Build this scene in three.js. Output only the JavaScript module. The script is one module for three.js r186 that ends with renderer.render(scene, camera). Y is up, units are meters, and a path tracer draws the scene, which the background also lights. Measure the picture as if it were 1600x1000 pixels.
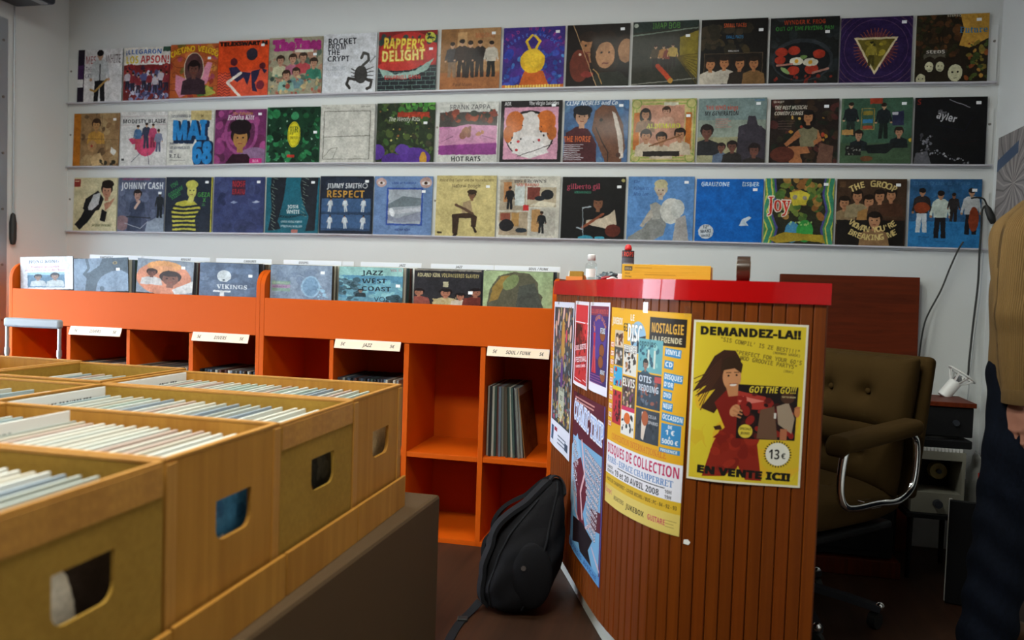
import * as THREE from 'three';
import { RoundedBoxGeometry } from 'three/addons/geometries/RoundedBoxGeometry.js';
import { mergeGeometries, mergeVertices } from 'three/addons/utils/BufferGeometryUtils.js';
import { RectAreaLightUniformsLib } from 'three/addons/lights/RectAreaLightUniformsLib.js';
import { MarchingCubes } from 'three/addons/objects/MarchingCubes.js';

// ---------------------------------------------------------------- camera, sky, exposure
const renderer = new THREE.WebGLRenderer({ antialias: true });
renderer.toneMapping = THREE.LinearToneMapping;
renderer.toneMappingExposure = 2.15;
renderer.shadowMap.enabled = true;
renderer.shadowMap.type = THREE.PCFSoftShadowMap;
const scene = new THREE.Scene();
const camera = new THREE.PerspectiveCamera(2 * Math.atan(500 / 1196.9) * 180 / Math.PI, 1.6, 0.05, 80);
camera.position.set(3.143, 1.155, 3.936);
camera.rotation.order = 'YXZ';
camera.rotation.set(-0.0393, 0.2121, 0.0332);
camera.focus = 2.9;
camera.userData.fStop = camera.getFocalLength() / 11;
// an even, overcast, slightly blue daylight sky seen through the shop window on the left
scene.background = new THREE.Color().setRGB(0.86, 1.0, 1.16);
scene.backgroundIntensity = 8;
// ceiling light panels: [x, z, brightness]
RectAreaLightUniformsLib.init();
const PANELS = [[1.4, 1.5, 6.5], [2.8, 1.5, 6.5], [1.3, 3.3, 25], [2.6, 3.3, 25]];
const PANEL_COLOR = new THREE.Color().setRGB(0.97, 1.0, 0.9);

// ---------------------------------------------------------------- helpers
let SEED = 7;
const rnd = () => { SEED = (SEED * 16807) % 2147483647; return SEED / 2147483647; };
const rr = (a, b) => a + (b - a) * rnd();
const pick = (a) => a[Math.floor(rnd() * a.length)];
const V3 = (x, y, z) => new THREE.Vector3(x, y, z);
const used = {};
function numbered(n) { const k = used[n] = (used[n] ?? -1) + 1; return k ? n + '_' + String(k).padStart(3, '0') : n; }
function shade(o) { o.traverse((m) => { if (m.isMesh) { m.castShadow = true; m.receiveShadow = true; } }); return o; }
function thing(name, label, category, pos = [0, 0, 0], turn = 0, group) {
  const o = new THREE.Group(); o.name = numbered(name); o.position.set(...pos); o.rotation.y = turn;
  o.userData = { label, category }; if (group) o.userData.group = group;
  scene.add(o); return o;
}
function mesh(name, geo, mat, parent, label) {
  const m = new THREE.Mesh(geo, mat); m.name = parent ? name : numbered(name); m.castShadow = m.receiveShadow = true;
  if (label) m.userData.label = label;
  (parent || scene).add(m); return m;
}
function solo(name, geo, mat, label, category, group) {
  const m = mesh(name, geo, mat, null); m.userData = { label, category }; if (group) m.userData.group = group; return m;
}
function struct(name, geo, mat) { const m = new THREE.Mesh(geo, mat); m.name = name; m.castShadow = m.receiveShadow = true; m.userData.kind = 'structure'; scene.add(m); return m; }
const box = (w, h, d, x = 0, y = 0, z = 0) => metric(new THREE.BoxGeometry(w, h, d).translate(x, y, z));
const rbox = (w, h, d, r, x = 0, y = 0, z = 0, s = 2) => new RoundedBoxGeometry(w, h, d, s, r).translate(x, y, z);
// box from its limits, uv in metres
const span = (x0, x1, y0, y1, z0, z1) => box(x1 - x0, y1 - y0, z1 - z0, (x0 + x1) / 2, (y0 + y1) / 2, (z0 + z1) / 2);
function metric(g) {           // uv in metres from the dominant axis of each face
  const p = g.attributes.position, n = g.attributes.normal, uv = g.attributes.uv;
  for (let i = 0; i < p.count; i++) {
    const ax = Math.abs(n.getX(i)), ay = Math.abs(n.getY(i)), az = Math.abs(n.getZ(i));
    if (ay > ax && ay > az) uv.setXY(i, p.getX(i), p.getZ(i));
    else if (ax > az) uv.setXY(i, p.getZ(i), p.getY(i));
    else uv.setXY(i, p.getX(i), p.getY(i));
  }
  return g;
}
const cyl = (r0, r1, h, x = 0, y = 0, z = 0, n = 24) => new THREE.CylinderGeometry(r0, r1, h, n).translate(x, y, z);
const tube = (pts, r, seg = 40, closed = false, n = 8) => new THREE.TubeGeometry(new THREE.CatmullRomCurve3(pts.map((p) => V3(...p)), closed, 'centripetal'), seg, r, n, closed);
const lathe = (pts, n = 32) => new THREE.LatheGeometry(pts.map((p) => new THREE.Vector2(...p)), n);
function extrude(pts, depth, bevel = 0, holes = []) {
  const s = new THREE.Shape(pts.map((p) => new THREE.Vector2(...p)));
  for (const h of holes) s.holes.push(new THREE.Path(h.map((p) => new THREE.Vector2(...p))));
  return new THREE.ExtrudeGeometry(s, { depth, bevelEnabled: bevel > 0, bevelSize: bevel, bevelThickness: bevel, bevelSegments: 2, steps: 1 });
}
// flat ribbon along a path with given half-width direction
function strap(pts, width, thick, up = [0, 0, 1], seg = 40) {
  const c = new THREE.CatmullRomCurve3(pts.map((p) => V3(...p)), false, 'centripetal'), P = [], I = [], U = V3(...up);
  for (let i = 0; i <= seg; i++) {
    const p = c.getPoint(i / seg), t = c.getTangent(i / seg), w = U.clone().sub(t.clone().multiplyScalar(U.dot(t))).normalize(), n = w.clone().cross(t).normalize();
    for (const [a, b] of [[-1, -1], [1, -1], [1, 1], [-1, 1]]) { const q = p.clone().addScaledVector(w, a * width / 2).addScaledVector(n, b * thick / 2); P.push(q.x, q.y, q.z); }
    if (i) for (let k = 0; k < 4; k++) { const a = (i - 1) * 4 + k, b = (i - 1) * 4 + (k + 1) % 4; I.push(a, b, b + 4, a, b + 4, a + 4); }
  }
  I.push(0, 2, 1, 0, 3, 2); const e = seg * 4; I.push(e, e + 1, e + 2, e, e + 2, e + 3);
  const g = new THREE.BufferGeometry(); g.setAttribute('position', new THREE.Float32BufferAttribute(P, 3)); g.setIndex(I);
  const f = g.toNonIndexed(); f.computeVertexNormals(); f.setAttribute('uv', new THREE.Float32BufferAttribute(new Float32Array(f.attributes.position.count * 2), 2)); return f;
}
const merge = (...gs) => mergeGeometries(gs.flat().map((g) => { const q = g.index ? g.toNonIndexed() : g; for (const k of Object.keys(q.attributes)) if (!['position', 'normal', 'uv'].includes(k)) q.deleteAttribute(k); return q; }));

// ---------------------------------------------------------------- noise textures
function hash(x, y, s) { let h = (x * 374761393 + y * 668265263 + s * 974711) | 0; h = Math.imul(h ^ (h >>> 13), 1274126177); return ((h ^ (h >>> 16)) >>> 0) / 4294967296; }
function vnoise(x, y, px, py, s) { // tiling value noise
  const ix = Math.floor(x), iy = Math.floor(y), fx = x - ix, fy = y - iy, u = fx * fx * (3 - 2 * fx), v = fy * fy * (3 - 2 * fy), m = (a, n) => ((a % n) + n) % n;
  const h = (a, b) => hash(m(a, px), m(b, py), s);
  return (h(ix, iy) * (1 - u) + h(ix + 1, iy) * u) * (1 - v) + (h(ix, iy + 1) * (1 - u) + h(ix + 1, iy + 1) * u) * v;
}
function fbm(u, v, fx, fy, oct, s) { let a = 0, w = 0.5, t = 0; for (let i = 0; i < oct; i++) { a += w * vnoise(u * fx, v * fy, fx, fy, s + i); t += w; w *= 0.5; fx *= 2; fy *= 2; } return a / t; }
function dtex(W, H, f, { srgb = true, rep = [1, 1] } = {}) {
  const d = new Uint8Array(W * H * 4);
  for (let y = 0; y < H; y++) for (let x = 0; x < W; x++) { const c = f(x / W, y / H), o = (y * W + x) * 4; if (typeof c === 'number') d[o] = d[o + 1] = d[o + 2] = Math.max(0, Math.min(255, c)); else for (let k = 0; k < 3; k++) d[o + k] = Math.max(0, Math.min(255, c[k])); d[o + 3] = 255; }
  const t = new THREE.DataTexture(d, W, H); t.wrapS = t.wrapT = THREE.RepeatWrapping; t.magFilter = THREE.LinearFilter; t.minFilter = THREE.LinearFilter;
  if (srgb) t.colorSpace = THREE.SRGBColorSpace; t.repeat.set(...rep); t.needsUpdate = true; return t;
}
const lerp3 = (a, b, t) => [0, 1, 2].map((i) => a[i] + (b[i] - a[i]) * t);
// wood: grain runs along v
function wood(dark, light, s, fine = 60, ray = 0.25) {
  return dtex(256, 512, (u, v) => {
    const warp = fbm(u, v, 4, 2, 3, s) * 0.5, g = fbm(u + warp * 0.08, v, fine, 3, 3, s + 9), b = fbm(u + warp * 0.2, v, 7, 2, 3, s + 20), p = fbm(u, v, 120, 8, 2, s + 31);
    return lerp3(dark, light, Math.min(1, Math.max(0, 0.15 + 0.45 * g + 0.5 * b - ray * (p > 0.62 ? 1 : 0) * 0.6)));
  });
}
const std = (o) => new THREE.MeshStandardMaterial(o), phy = (o) => new THREE.MeshPhysicalMaterial(o);
const lin = (r, g, b) => new THREE.Color().setRGB(r, g, b);
const clone = (t, rx, ry) => { const c = t.clone(); c.repeat.set(rx, ry); c.needsUpdate = true; return c; };
const grain = dtex(256, 256, (u, v) => 110 + 70 * fbm(u, v, 64, 64, 3, 5), { srgb: false });
const coarse = dtex(256, 256, (u, v) => 255 * fbm(u, v, 6, 6, 5, 3), { srgb: false });
const oakT = wood([112, 56, 14], [172, 100, 34], 11, 60, 0.12), crateT = wood([150, 104, 52], [205, 160, 98], 40, 40, 0.1), walnutT = wood([62, 28, 14], [112, 56, 30], 71, 70, 0.2);
const kraftT = dtex(256, 256, (u, v) => lerp3([150, 116, 62], [180, 144, 84], fbm(u, v, 40, 40, 4, 77) * 0.7 + 0.3 * fbm(u, v, 4, 4, 2, 90)));
const floorT = wood([34, 24, 18], [74, 52, 38], 131, 40, 0.2);
const M = {
  wall: std({ color: lin(0.6, 0.615, 0.615), roughness: 0.9, bumpMap: clone(grain, 3, 3), bumpScale: 0.0006 }),
  frontWall: std({ color: lin(0.045, 0.03, 0.022), roughness: 0.8 }),
  ceiling: std({ color: lin(0.5, 0.5, 0.49), roughness: 0.95 }),
  floor: phy({ map: clone(floorT, 0.9, 0.45), color: lin(0.95, 0.75, 0.62), specularIntensity: 0.6, roughness: 0.45, bumpMap: clone(floorT, 0.9, 0.45), bumpScale: 0.0006 }),
  pavement: std({ color: lin(0.3, 0.3, 0.29), roughness: 0.95, bumpMap: clone(grain, 2, 2), bumpScale: 0.002 }),
  steel: std({ color: lin(0.42, 0.44, 0.47), metalness: 0.85, roughness: 0.42, bumpMap: clone(grain, 4, 4), bumpScale: 0.0004 }),
  darkMetal: std({ color: lin(0.05, 0.055, 0.07), metalness: 0.6, roughness: 0.35 }),
  chrome: std({ color: lin(0.8, 0.8, 0.8), metalness: 1, roughness: 0.12 }),
  glass: phy({ color: 0xffffff, transmission: 1, thickness: 0, roughness: 0.02, ior: 1.5 }),
  ledge: std({ color: lin(0.5, 0.49, 0.54), roughness: 0.35 }),
  board: std({ color: lin(0.62, 0.635, 0.635), roughness: 0.6 }),
  screw: std({ color: lin(0.25, 0.22, 0.2), metalness: 0.8, roughness: 0.4 }),
  orange: phy({ color: lin(0.53, 0.078, 0.0015), roughness: 0.55, specularIntensity: 0.25, bumpMap: clone(grain, 5, 5), bumpScale: 0.0002 }),
  slat: [0, 1, 2, 3].map((i) => { const t = oakT.clone(); t.repeat.set(3, 0.55); t.offset.set(i * 0.27, i * 0.37); t.needsUpdate = true; return phy({ map: t, color: lin([0.5, 0.43, 0.54, 0.47][i], [0.36, 0.3, 0.37, 0.34][i], [0.14, 0.11, 0.13, 0.14][i]), roughness: 0.5, specularIntensity: 0.35, bumpMap: t, bumpScale: 0.0004, clearcoat: 0.06, clearcoatRoughness: 0.3 }); }),
  backing: std({ color: lin(0.03, 0.012, 0.005), roughness: 0.8 }),
  rim: phy({ color: lin(0.42, 0.0006, 0.0012), roughness: 0.5, specularIntensity: 0.2, clearcoat: 0.5, clearcoatRoughness: 0.06 }),
  plinth: std({ color: lin(0.55, 0.55, 0.5), roughness: 0.55 }),
  paper: std({ color: lin(0.78, 0.78, 0.76), roughness: 0.7 }),
  sticker: std({ color: lin(0.75, 0.77, 0.8), roughness: 0.6 }),
  crate: phy({ map: clone(crateT, 1.6, 1.1), color: lin(0.82, 0.68, 0.32), roughness: 0.65, specularIntensity: 0.4, bumpMap: clone(crateT, 1.6, 1.1), bumpScale: 0.0008 }),
  kraft: phy({ map: clone(kraftT, 3, 3), color: lin(0.82, 0.76, 0.36), roughness: 0.8, specularIntensity: 0.4, bumpMap: clone(grain, 6, 6), bumpScale: 0.0006 }),
  crateRim: std({ map: clone(crateT, 2, 2), color: lin(0.85, 0.7, 0.3), roughness: 0.6 }),
  cloth: phy({ specularIntensity: 0.2, color: lin(0.088, 0.053, 0.027), roughness: 0.95, bumpMap: clone(grain, 14, 14), bumpScale: 0.0012 }),
  black: phy({ color: lin(0.005, 0.005, 0.006), roughness: 0.55, specularIntensity: 0.4 }),
  blackCloth: phy({ specularIntensity: 0.3, color: lin(0.007, 0.0065, 0.008), roughness: 0.85, bumpMap: clone(grain, 10, 10), bumpScale: 0.001 }),
  webbing: phy({ specularIntensity: 0.3, color: lin(0.011, 0.011, 0.013), roughness: 0.8, bumpMap: clone(grain, 20, 20), bumpScale: 0.0008 }),
  rubber: std({ color: lin(0.012, 0.012, 0.012), roughness: 0.6 }),
  white: std({ color: lin(0.75, 0.75, 0.74), roughness: 0.45 }),
  walnut: phy({ map: clone(walnutT, 1.2, 0.8), color: lin(0.85, 0.5, 0.3), specularIntensity: 0.3, roughness: 0.5, bumpMap: clone(walnutT, 1.2, 0.8), bumpScale: 0.0005, clearcoat: 0 }),
  plastic: phy({ color: 0xffffff, transmission: 1, thickness: 0, roughness: 0.12, ior: 1.45 }),
};

// ---------------------------------------------------------------- printed matter: one canvas of sleeves, one of posters, one of labels
let g; // current 2D context, in units of 100 per cell side
const R = (x, y, w, h, c) => { g.fillStyle = c; g.fillRect(x, y, w, h); };
const E_ = (x, y, rx, ry, c, rot = 0) => { g.fillStyle = c; g.beginPath(); g.ellipse(x, y, rx, ry, rot, 0, 7); g.fill(); };
const C = (x, y, r, c) => E_(x, y, r, r, c);
const O = (x, y, rx, ry, c, w = 1) => { g.strokeStyle = c; g.lineWidth = w; g.beginPath(); g.ellipse(x, y, rx, ry, 0, 0, 7); g.stroke(); };
const P = (pts, c) => { g.fillStyle = c; g.beginPath(); pts.forEach(([x, y], i) => i ? g.lineTo(x, y) : g.moveTo(x, y)); g.closePath(); g.fill(); };
const L = (pts, c, w = 1) => { g.strokeStyle = c; g.lineWidth = w; g.lineCap = 'round'; g.lineJoin = 'round'; g.beginPath(); pts.forEach(([x, y], i) => i ? g.lineTo(x, y) : g.moveTo(x, y)); g.stroke(); };
// text: left edge x, baseline y, size, colour, {w: stretched to this width, f: font, rot, mid, line: outline colour}
function T(s, x, y, size, c, o = {}) {
  g.save(); g.translate(x, y); if (o.rot) g.rotate(o.rot); if (o.skew) g.transform(1, 0, o.skew, 1, 0, 0);
  g.font = (o.st ?? 'bold') + ' 40px ' + (o.f ?? 'sans-serif');
  const w = g.measureText(s).width, k = size / 40, kx = o.w ? o.w / w : k; g.scale(kx, k);
  g.fillStyle = c; const dx = o.mid ? -w / 2 : 0;
  if (o.line) { g.strokeStyle = o.line; g.lineWidth = o.lw ?? 8; g.lineJoin = 'round'; g.strokeText(s, dx, 0); }
  g.fillText(s, dx, 0); g.restore();
}
function A(s, x, y, r, a0, a1, size, c, o = {}) { // letters along an arc
  for (let i = 0; i < s.length; i++) { const a = a0 + (a1 - a0) * (s.length > 1 ? i / (s.length - 1) : 0); T(s[i], x + Math.sin(a) * r, y - Math.cos(a) * r, size, c, { mid: 1, rot: o.under ? a + Math.PI : a, ...o }); }
}
function N(n, cols, s0, s1, x = 0, y = 0, w = 100, h = 100) { for (let i = 0; i < n; i++) { const r = rr(s0, s1); E_(x + rnd() * w, y + rnd() * h, r, r * rr(0.4, 1), pick(cols), rnd() * 3); } }
function lines(x, y, w, n, dy, c, t = 0.8) { for (let i = 0; i < n; i++) R(x, y + i * dy, w * rr(0.6, 1), t, c); }
// plain standing figure of height h with its feet at (x, y)
function F(x, y, h, top, legs, skin = '#c79a78', hair = '#2a1c14', lean = 0) {
  const s = h / 100; g.save(); g.translate(x, y); g.rotate(lean); g.scale(s, s);
  P([[-13, 0], [-11, -48], [11, -48], [13, 0], [3, 0], [0, -38], [-3, 0]], legs);
  P([[-14, -45], [-17, -80], [-8, -86], [8, -86], [17, -80], [14, -45]], top);
  P([[-17, -80], [-23, -50], [-18, -48], [-11, -74]], top); P([[17, -80], [23, -50], [18, -48], [11, -74]], top);
  C(-20, -47, 3, skin); C(20, -47, 3, skin); R(-3, -89, 6, 5, skin); E_(0, -94, 6.5, 8, skin); E_(0, -98.5, 7.5, 6, hair); g.restore();
}
// plain bust: head centre (x, y), head radius r
function B(x, y, r, cloth, skin, hair, long = 0) {
  if (long) E_(x, y + r * 0.5, r * 1.3, r * 1.9, hair);
  if (cloth) P([[x - r * 2.2, y + r * 4], [x - r * 1.9, y + r * 1.9], [x - r * 0.5, y + r * 1.3], [x + r * 0.5, y + r * 1.3], [x + r * 1.9, y + r * 1.9], [x + r * 2.2, y + r * 4]], cloth);
  R(x - r * 0.35, y + r * 0.6, r * 0.7, r, skin); E_(x, y - r * 0.3, r * 1.12, r * 1.05, hair); E_(x, y + r * 0.1, r * 0.82, r * 1.08, skin);
  E_(x, y - r * 0.75, r * 0.9, r * 0.42, hair); C(x - r * 0.33, y, r * 0.1, '#201510'); C(x + r * 0.33, y, r * 0.1, '#201510'); R(x - r * 0.25, y + r * 0.6, r * 0.5, r * 0.1, '#7a3a30');
}
const sleeveCanvas = document.createElement('canvas'); sleeveCanvas.width = 2048; sleeveCanvas.height = 2048;
const sleeveG = sleeveCanvas.getContext('2d');
const CELL = 256; let cells = 0;
function cell(draw) { // paints the next 256-pixel cell and returns its uv region
  const n = cells++, cx = (n % 8) * CELL, cy = Math.floor(n / 8) * CELL;
  g = sleeveG; g.save(); g.beginPath(); g.rect(cx, cy, CELL, CELL); g.clip(); g.translate(cx, cy); g.scale(CELL / 100, CELL / 100); draw(); g.restore();
  return [(cx + 1) / 2048, 1 - (cy + CELL - 1) / 2048, (cx + CELL - 1) / 2048, 1 - (cy + 1) / 2048];
}
const WALL_SLEEVES = [
  // ---- top ledge
  ['white sleeve with a saxophone player in a pale grey jacket', () => { R(0, 0, 100, 100, '#e4e2e2'); R(0, 0, 15, 100, '#241a2c'); R(1, 30, 12, 26, '#4a2a5a'); R(0, 57, 13, 15, '#e8e8e8'); T('MES', 17, 28, 20, '#a03038', { w: 24, st: '' }); T('WHITE', 62, 27, 22, '#4a3438', { w: 34, st: '' }); T('THE', 18, 42, 12, '#5a4660', { w: 14, st: '' }); T('CKS', 17, 55, 13, '#4a4660', { w: 15, st: '' }); F(50, 104, 98, '#c3c6c8', '#15141a', '#c0977c', '#140f12'); L([[30, 76], [40, 80], [66, 58]], '#b08a4a', 4); R(49, 28, 2, 32, '#15141a'); }],
  ['sleeve with a blue and red title over a crowded dance band photograph', () => { R(0, 0, 100, 100, '#e9e4da'); R(84, 0, 16, 9, '#3a5a4a'); T('¡LLEGARON', 4, 13, 12, '#2a5aa8', { w: 78 }); T('LOS', 4, 30, 19, '#e6c832', { w: 28 }); T('APSON!', 36, 30, 19, '#c42c2c', { w: 62 }); R(0, 33, 100, 67, '#7a2a2a'); N(70, ['#a03a34', '#5a2a3a', '#8c2830', '#3a2a40'], 2, 6, 0, 34, 100, 30); N(120, ['#56587e', '#7076a0', '#9aa0c0', '#3a3a58', '#c8c8d8'], 1.5, 6, 4, 48, 92, 50); for (let i = 0; i < 8; i++) F(9 + i * 12, 78 + (i % 3) * 4, 34, pick(['#c8c0c8', '#8a3038', '#5a6090']), '#2a2838'); }],
  ['orange and pink swirl sleeve with an oval portrait', () => { R(0, 0, 100, 100, '#b45a2c'); N(36, ['#d0743a', '#9a3a2a', '#c8843a', '#7a6a30', '#a84a5a'], 4, 11); for (let i = 0; i < 9; i++) O(rr(0, 100), rr(25, 100), rr(6, 15), rr(4, 10), '#6a2a20', 0.8); P([[12, 56], [40, 66], [62, 62], [78, 34], [88, 36], [78, 74], [40, 92], [22, 100], [12, 84]], '#d88aa0'); P([[52, 82], [64, 74], [92, 82], [88, 96], [60, 98]], '#5a7a3a'); P([[66, 86], [80, 78], [98, 92], [76, 98]], '#a8a84a'); E_(50, 46, 21, 30, '#d8c8b0'); E_(50, 46, 19.5, 28.5, '#5a3a3a'); B(50, 46, 12, '#3a2830', '#6a4438', '#241818'); A('CAETANO VELOSO', 50, 118, 104, -0.44, 0.44, 15, '#f0c428', { line: '#a85a18', lw: 6 }); }],
  ['bright orange sleeve with a dark disc and navy figures', () => { R(0, 0, 100, 100, '#dc4a1c'); P([[0, 60], [100, 50], [100, 100], [0, 100]], '#e0583a'); T('TELEXSWART M', 3, 9, 9, '#241818', { w: 94, line: '#241818', lw: 5 }); C(67, 25, 11, '#2a2430'); for (let i = 0; i < 9; i++) L([[0, 58 + i * 5], [5, 56 + i * 5], [10, 60 + i * 5], [15, 56 + i * 5], [20, 59 + i * 5], [26, 57 + i * 5]], '#4a2430', 1); P([[22, 48], [38, 46], [46, 56], [66, 58], [60, 80], [52, 66], [40, 74], [28, 66]], '#2e2a48'); P([[66, 56], [84, 52], [80, 66], [74, 76], [80, 92], [70, 90]], '#2e2a48'); P([[86, 50], [98, 54], [92, 60]], '#2e2a48'); C(32, 38, 7, '#5a2028'); C(85, 80, 8, '#7a2a38'); C(88, 46, 6, '#5a2028'); L([[46, 58], [20, 74], [46, 100]], '#f0e4d8', 5); }],
  ['beige sleeve with swirling magenta lettering over young people sitting together', () => { R(0, 0, 100, 100, '#a09a80'); N(60, ['#7a8468', '#8a6a58', '#b0a488', '#5a6a5a', '#a8806a'], 3, 9, 0, 25, 100, 75); for (const [x, y, c] of [[22, 40, '#c8c4a0'], [45, 38, '#b06a80'], [64, 36, '#b84a50'], [84, 46, '#3a7a64'], [52, 62, '#6a8a90'], [34, 66, '#8ab0a0']]) B(x, y, 7, c, '#b88a70', '#3a2a20'); N(50, ['#3a4a44', '#7aa08a', '#a85a4a', '#c8b080'], 1.5, 5, 0, 66, 100, 34); T('The', 8, 22, 22, '#a8307c', { w: 40, f: 'serif', line: '#a8307c' }); T('Ymes', 48, 22, 24, '#a8307c', { w: 48, f: 'serif', line: '#a8307c' }); R(48, 22, 34, 5, '#d8d4c0'); }],
  ['white sleeve with a black scorpion and stacked black title', () => { R(0, 0, 100, 100, '#d6d8dc'); T('ROCKET', 8, 18, 14, '#1c1a24', { w: 54 }); T('FROM', 8, 27, 13, '#1c1a24', { w: 35 }); T('THE', 8, 36, 12, '#1c1a24', { w: 24 }); T('CRYPT', 8, 47, 13, '#1c1a24', { w: 42 }); T('ALL SYSTEMS', 6, 62, 9, '#b4b8c0', { w: 36 }); T('COSMOS', 6, 72, 9, '#bcc0c8', { w: 32 }); E_(72, 70, 12, 15, '#3c3a38'); L([[74, 56], [86, 46], [84, 36], [76, 34], [72, 42]], '#4a4844', 5); L([[62, 78], [50, 76], [46, 86], [52, 92]], '#34302e', 5); L([[82, 78], [92, 82], [90, 92], [84, 94]], '#34302e', 5); for (let i = 0; i < 4; i++) { L([[64, 64 + i * 5], [54, 60 + i * 6]], '#34302e', 1.5); L([[82, 62 + i * 5], [95, 58 + i * 7]], '#34302e', 1.5); } L([[88, 50], [98, 40]], '#8a8a8a', 2); }],
  ['red sleeve with yellow brush lettering above a dark brick wall', () => { R(0, 0, 100, 100, '#8c2020'); E_(52, 38, 50, 36, '#c02c28'); R(0, 58, 100, 42, '#22262c'); for (let r = 0; r < 6; r++) for (let k = -1; k < 8; k++) { g.strokeStyle = '#6a8a80'; g.lineWidth = 0.7; g.strokeRect(k * 15 + (r % 2) * 7, 62 + r * 7, 15, 7); } N(14, ['#2a3c34', '#304440'], 3, 7, 0, 10, 100, 10); P([[0, 56], [30, 72], [64, 66], [96, 46], [84, 66], [50, 80], [10, 76]], '#9ab8ac'); E_(36, 58, 36, 8, '#c83830'); T("RAPPER'S", 8, 28, 24, '#f4dc50', { w: 70, rot: 0.06, line: '#c87818', lw: 4 }); T('DELIGHT', 6, 50, 24, '#f4e080', { w: 74, rot: -0.02, line: '#c87818', lw: 4 }); C(88, 12, 9, '#c8c848'); N(16, ['#20302a'], 1, 2, 82, 5, 14, 14); T('SUGARHILL GANG', 12, 80, 9, '#d04038', { w: 62 }); }],
  ['sepia sleeve with a group of five standing in a doorway', () => { R(0, 0, 100, 100, '#a87a4c'); R(0, 0, 30, 72, '#94683c'); R(28, 6, 16, 66, '#c89c68'); R(70, 0, 30, 70, '#b4885a'); R(0, 72, 100, 28, '#a4683c'); [[20, 80, 56, '#4a4444', '#8a7058'], [36, 80, 60, '#3a2820', '#33241e'], [50, 81, 58, '#33241e', '#2a201c'], [66, 80, 58, '#2a201e', '#2a201c'], [85, 80, 56, '#c8c0b0', '#1c1a1a']].forEach(([x, y, h, a, b]) => F(x, y, h, a, b)); T('BAND ON ICE', 58, 16, 11, '#b8603a', { w: 32, st: '' }); T('Paul Moon', 22, 94, 7, '#4a2c20', { w: 32, f: 'serif', st: 'italic' }); }],
  ['purple sleeve with a large plain yellow disc over an orange keyboard band', () => { R(0, 0, 100, 100, '#3a2a7c'); N(50, ['#4a2a84', '#2a3a9a', '#3a4aa8', '#582a80'], 4, 12); N(40, ['#3a68b8', '#2a4a98', '#4a80c0'], 1.5, 5, 0, 45, 100, 45); P([[28, 96], [36, 72], [66, 72], [76, 96]], '#c86020'); P([[0, 95], [100, 95], [100, 100], [0, 100]], '#c86a28'); for (let i = 0; i < 20; i++) R(6 + i * 4.5, 95, 3, 5, '#f0d060'); C(49, 56, 20, '#e8b828'); C(49, 52, 15, '#efc434'); L([[44, 36], [38, 24], [47, 14]], '#e8c030', 4); L([[54, 36], [60, 24], [51, 14]], '#e8c030', 4); A('HEAD HUNTERS', 49, 66, 60, -0.9, 0.9, 8, '#a83888'); A('HERBIE HANCOCK', 49, 66, 51, -0.85, 0.85, 7, '#4a70c8'); }],
  ['dark sleeve of close-up faces split by a diagonal line', () => { R(0, 0, 100, 100, '#1c1410'); B(36, 34, 17, null, '#a8744c', '#2a1a10'); E_(62, 46, 24, 36, '#2a1c12'); E_(62, 50, 15, 21, '#b8845a'); C(56, 46, 1.6, '#20140c'); C(68, 46, 1.6, '#20140c'); R(57, 62, 10, 2, '#7a4034'); E_(92, 36, 14, 18, '#2e1e14'); E_(94, 44, 12, 19, '#a87a54'); P([[40, 100], [48, 78], [84, 76], [100, 90], [100, 100]], '#2a2c24'); L([[58, 96], [52, 80], [44, 72]], '#b08850', 1.6); P([[10, 0], [50, 100], [0, 100], [0, 0]], '#1a0f0c'); E_(22, 66, 16, 26, '#6a2c1c'); E_(34, 80, 10, 5, '#8a3028'); C(22, 48, 2.2, '#e0c8b0'); L([[10, 0], [50, 100]], '#c8a070', 1); }],
  ['dark green corridor sleeve with a handwritten green title', () => { R(0, 0, 100, 100, '#2c2c22'); P([[72, 26], [100, 16], [100, 92], [72, 60]], '#8a7a28'); P([[0, 18], [100, 10], [100, 0], [0, 0]], '#26332e'); L([[0, 22], [100, 12]], '#7a887a', 2); L([[0, 98], [100, 90]], '#8a8a80', 1.5); for (let i = 0; i < 9; i++) L([[68, 56], [100, 52 + i * 6]], '#5a4a1a', 1); [[36, 40], [48, 40], [55, 42], [62, 38]].forEach(([x, y], i) => F(x, y + 34, 36, ['#4a3c28', '#a8743a', '#7a3020', '#b89a4a'][i], '#241a14')); L([[40, 70], [58, 90]], '#b8401c', 7); C(60, 93, 4, '#c8963c'); T('IMAP BOB', 30, 12, 13, '#5a9a3c', { w: 42, st: '' }); C(5, 6, 3.4, '#b8c0b0'); }],
  ['black shiny sleeve with four small portraits in a row', () => { R(0, 0, 100, 100, '#14110f'); N(26, ['#3a3020', '#2a2418', '#44381f'], 3, 10, 0, 14, 70, 34); T('SMALL FACES', 34, 13, 8, '#d05424', { w: 34 }); T('SMALL FACES', 38, 30, 6, '#2a7ab0', { w: 26 }); T('SMALL FACES', 42, 50, 3.4, '#d8d8d8', { w: 16 }); R(6, 52, 88, 40, '#5a4a34'); R(7, 53, 86, 38, '#1e1712'); [[16, 68], [37, 66], [60, 68], [81, 68]].forEach(([x, y], i) => B(x, y, 8, ['#c8bfae', '#c0b8a8', '#2a211a', '#7a5a34'][i], '#b0764c', '#2a1c12')); }],
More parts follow.
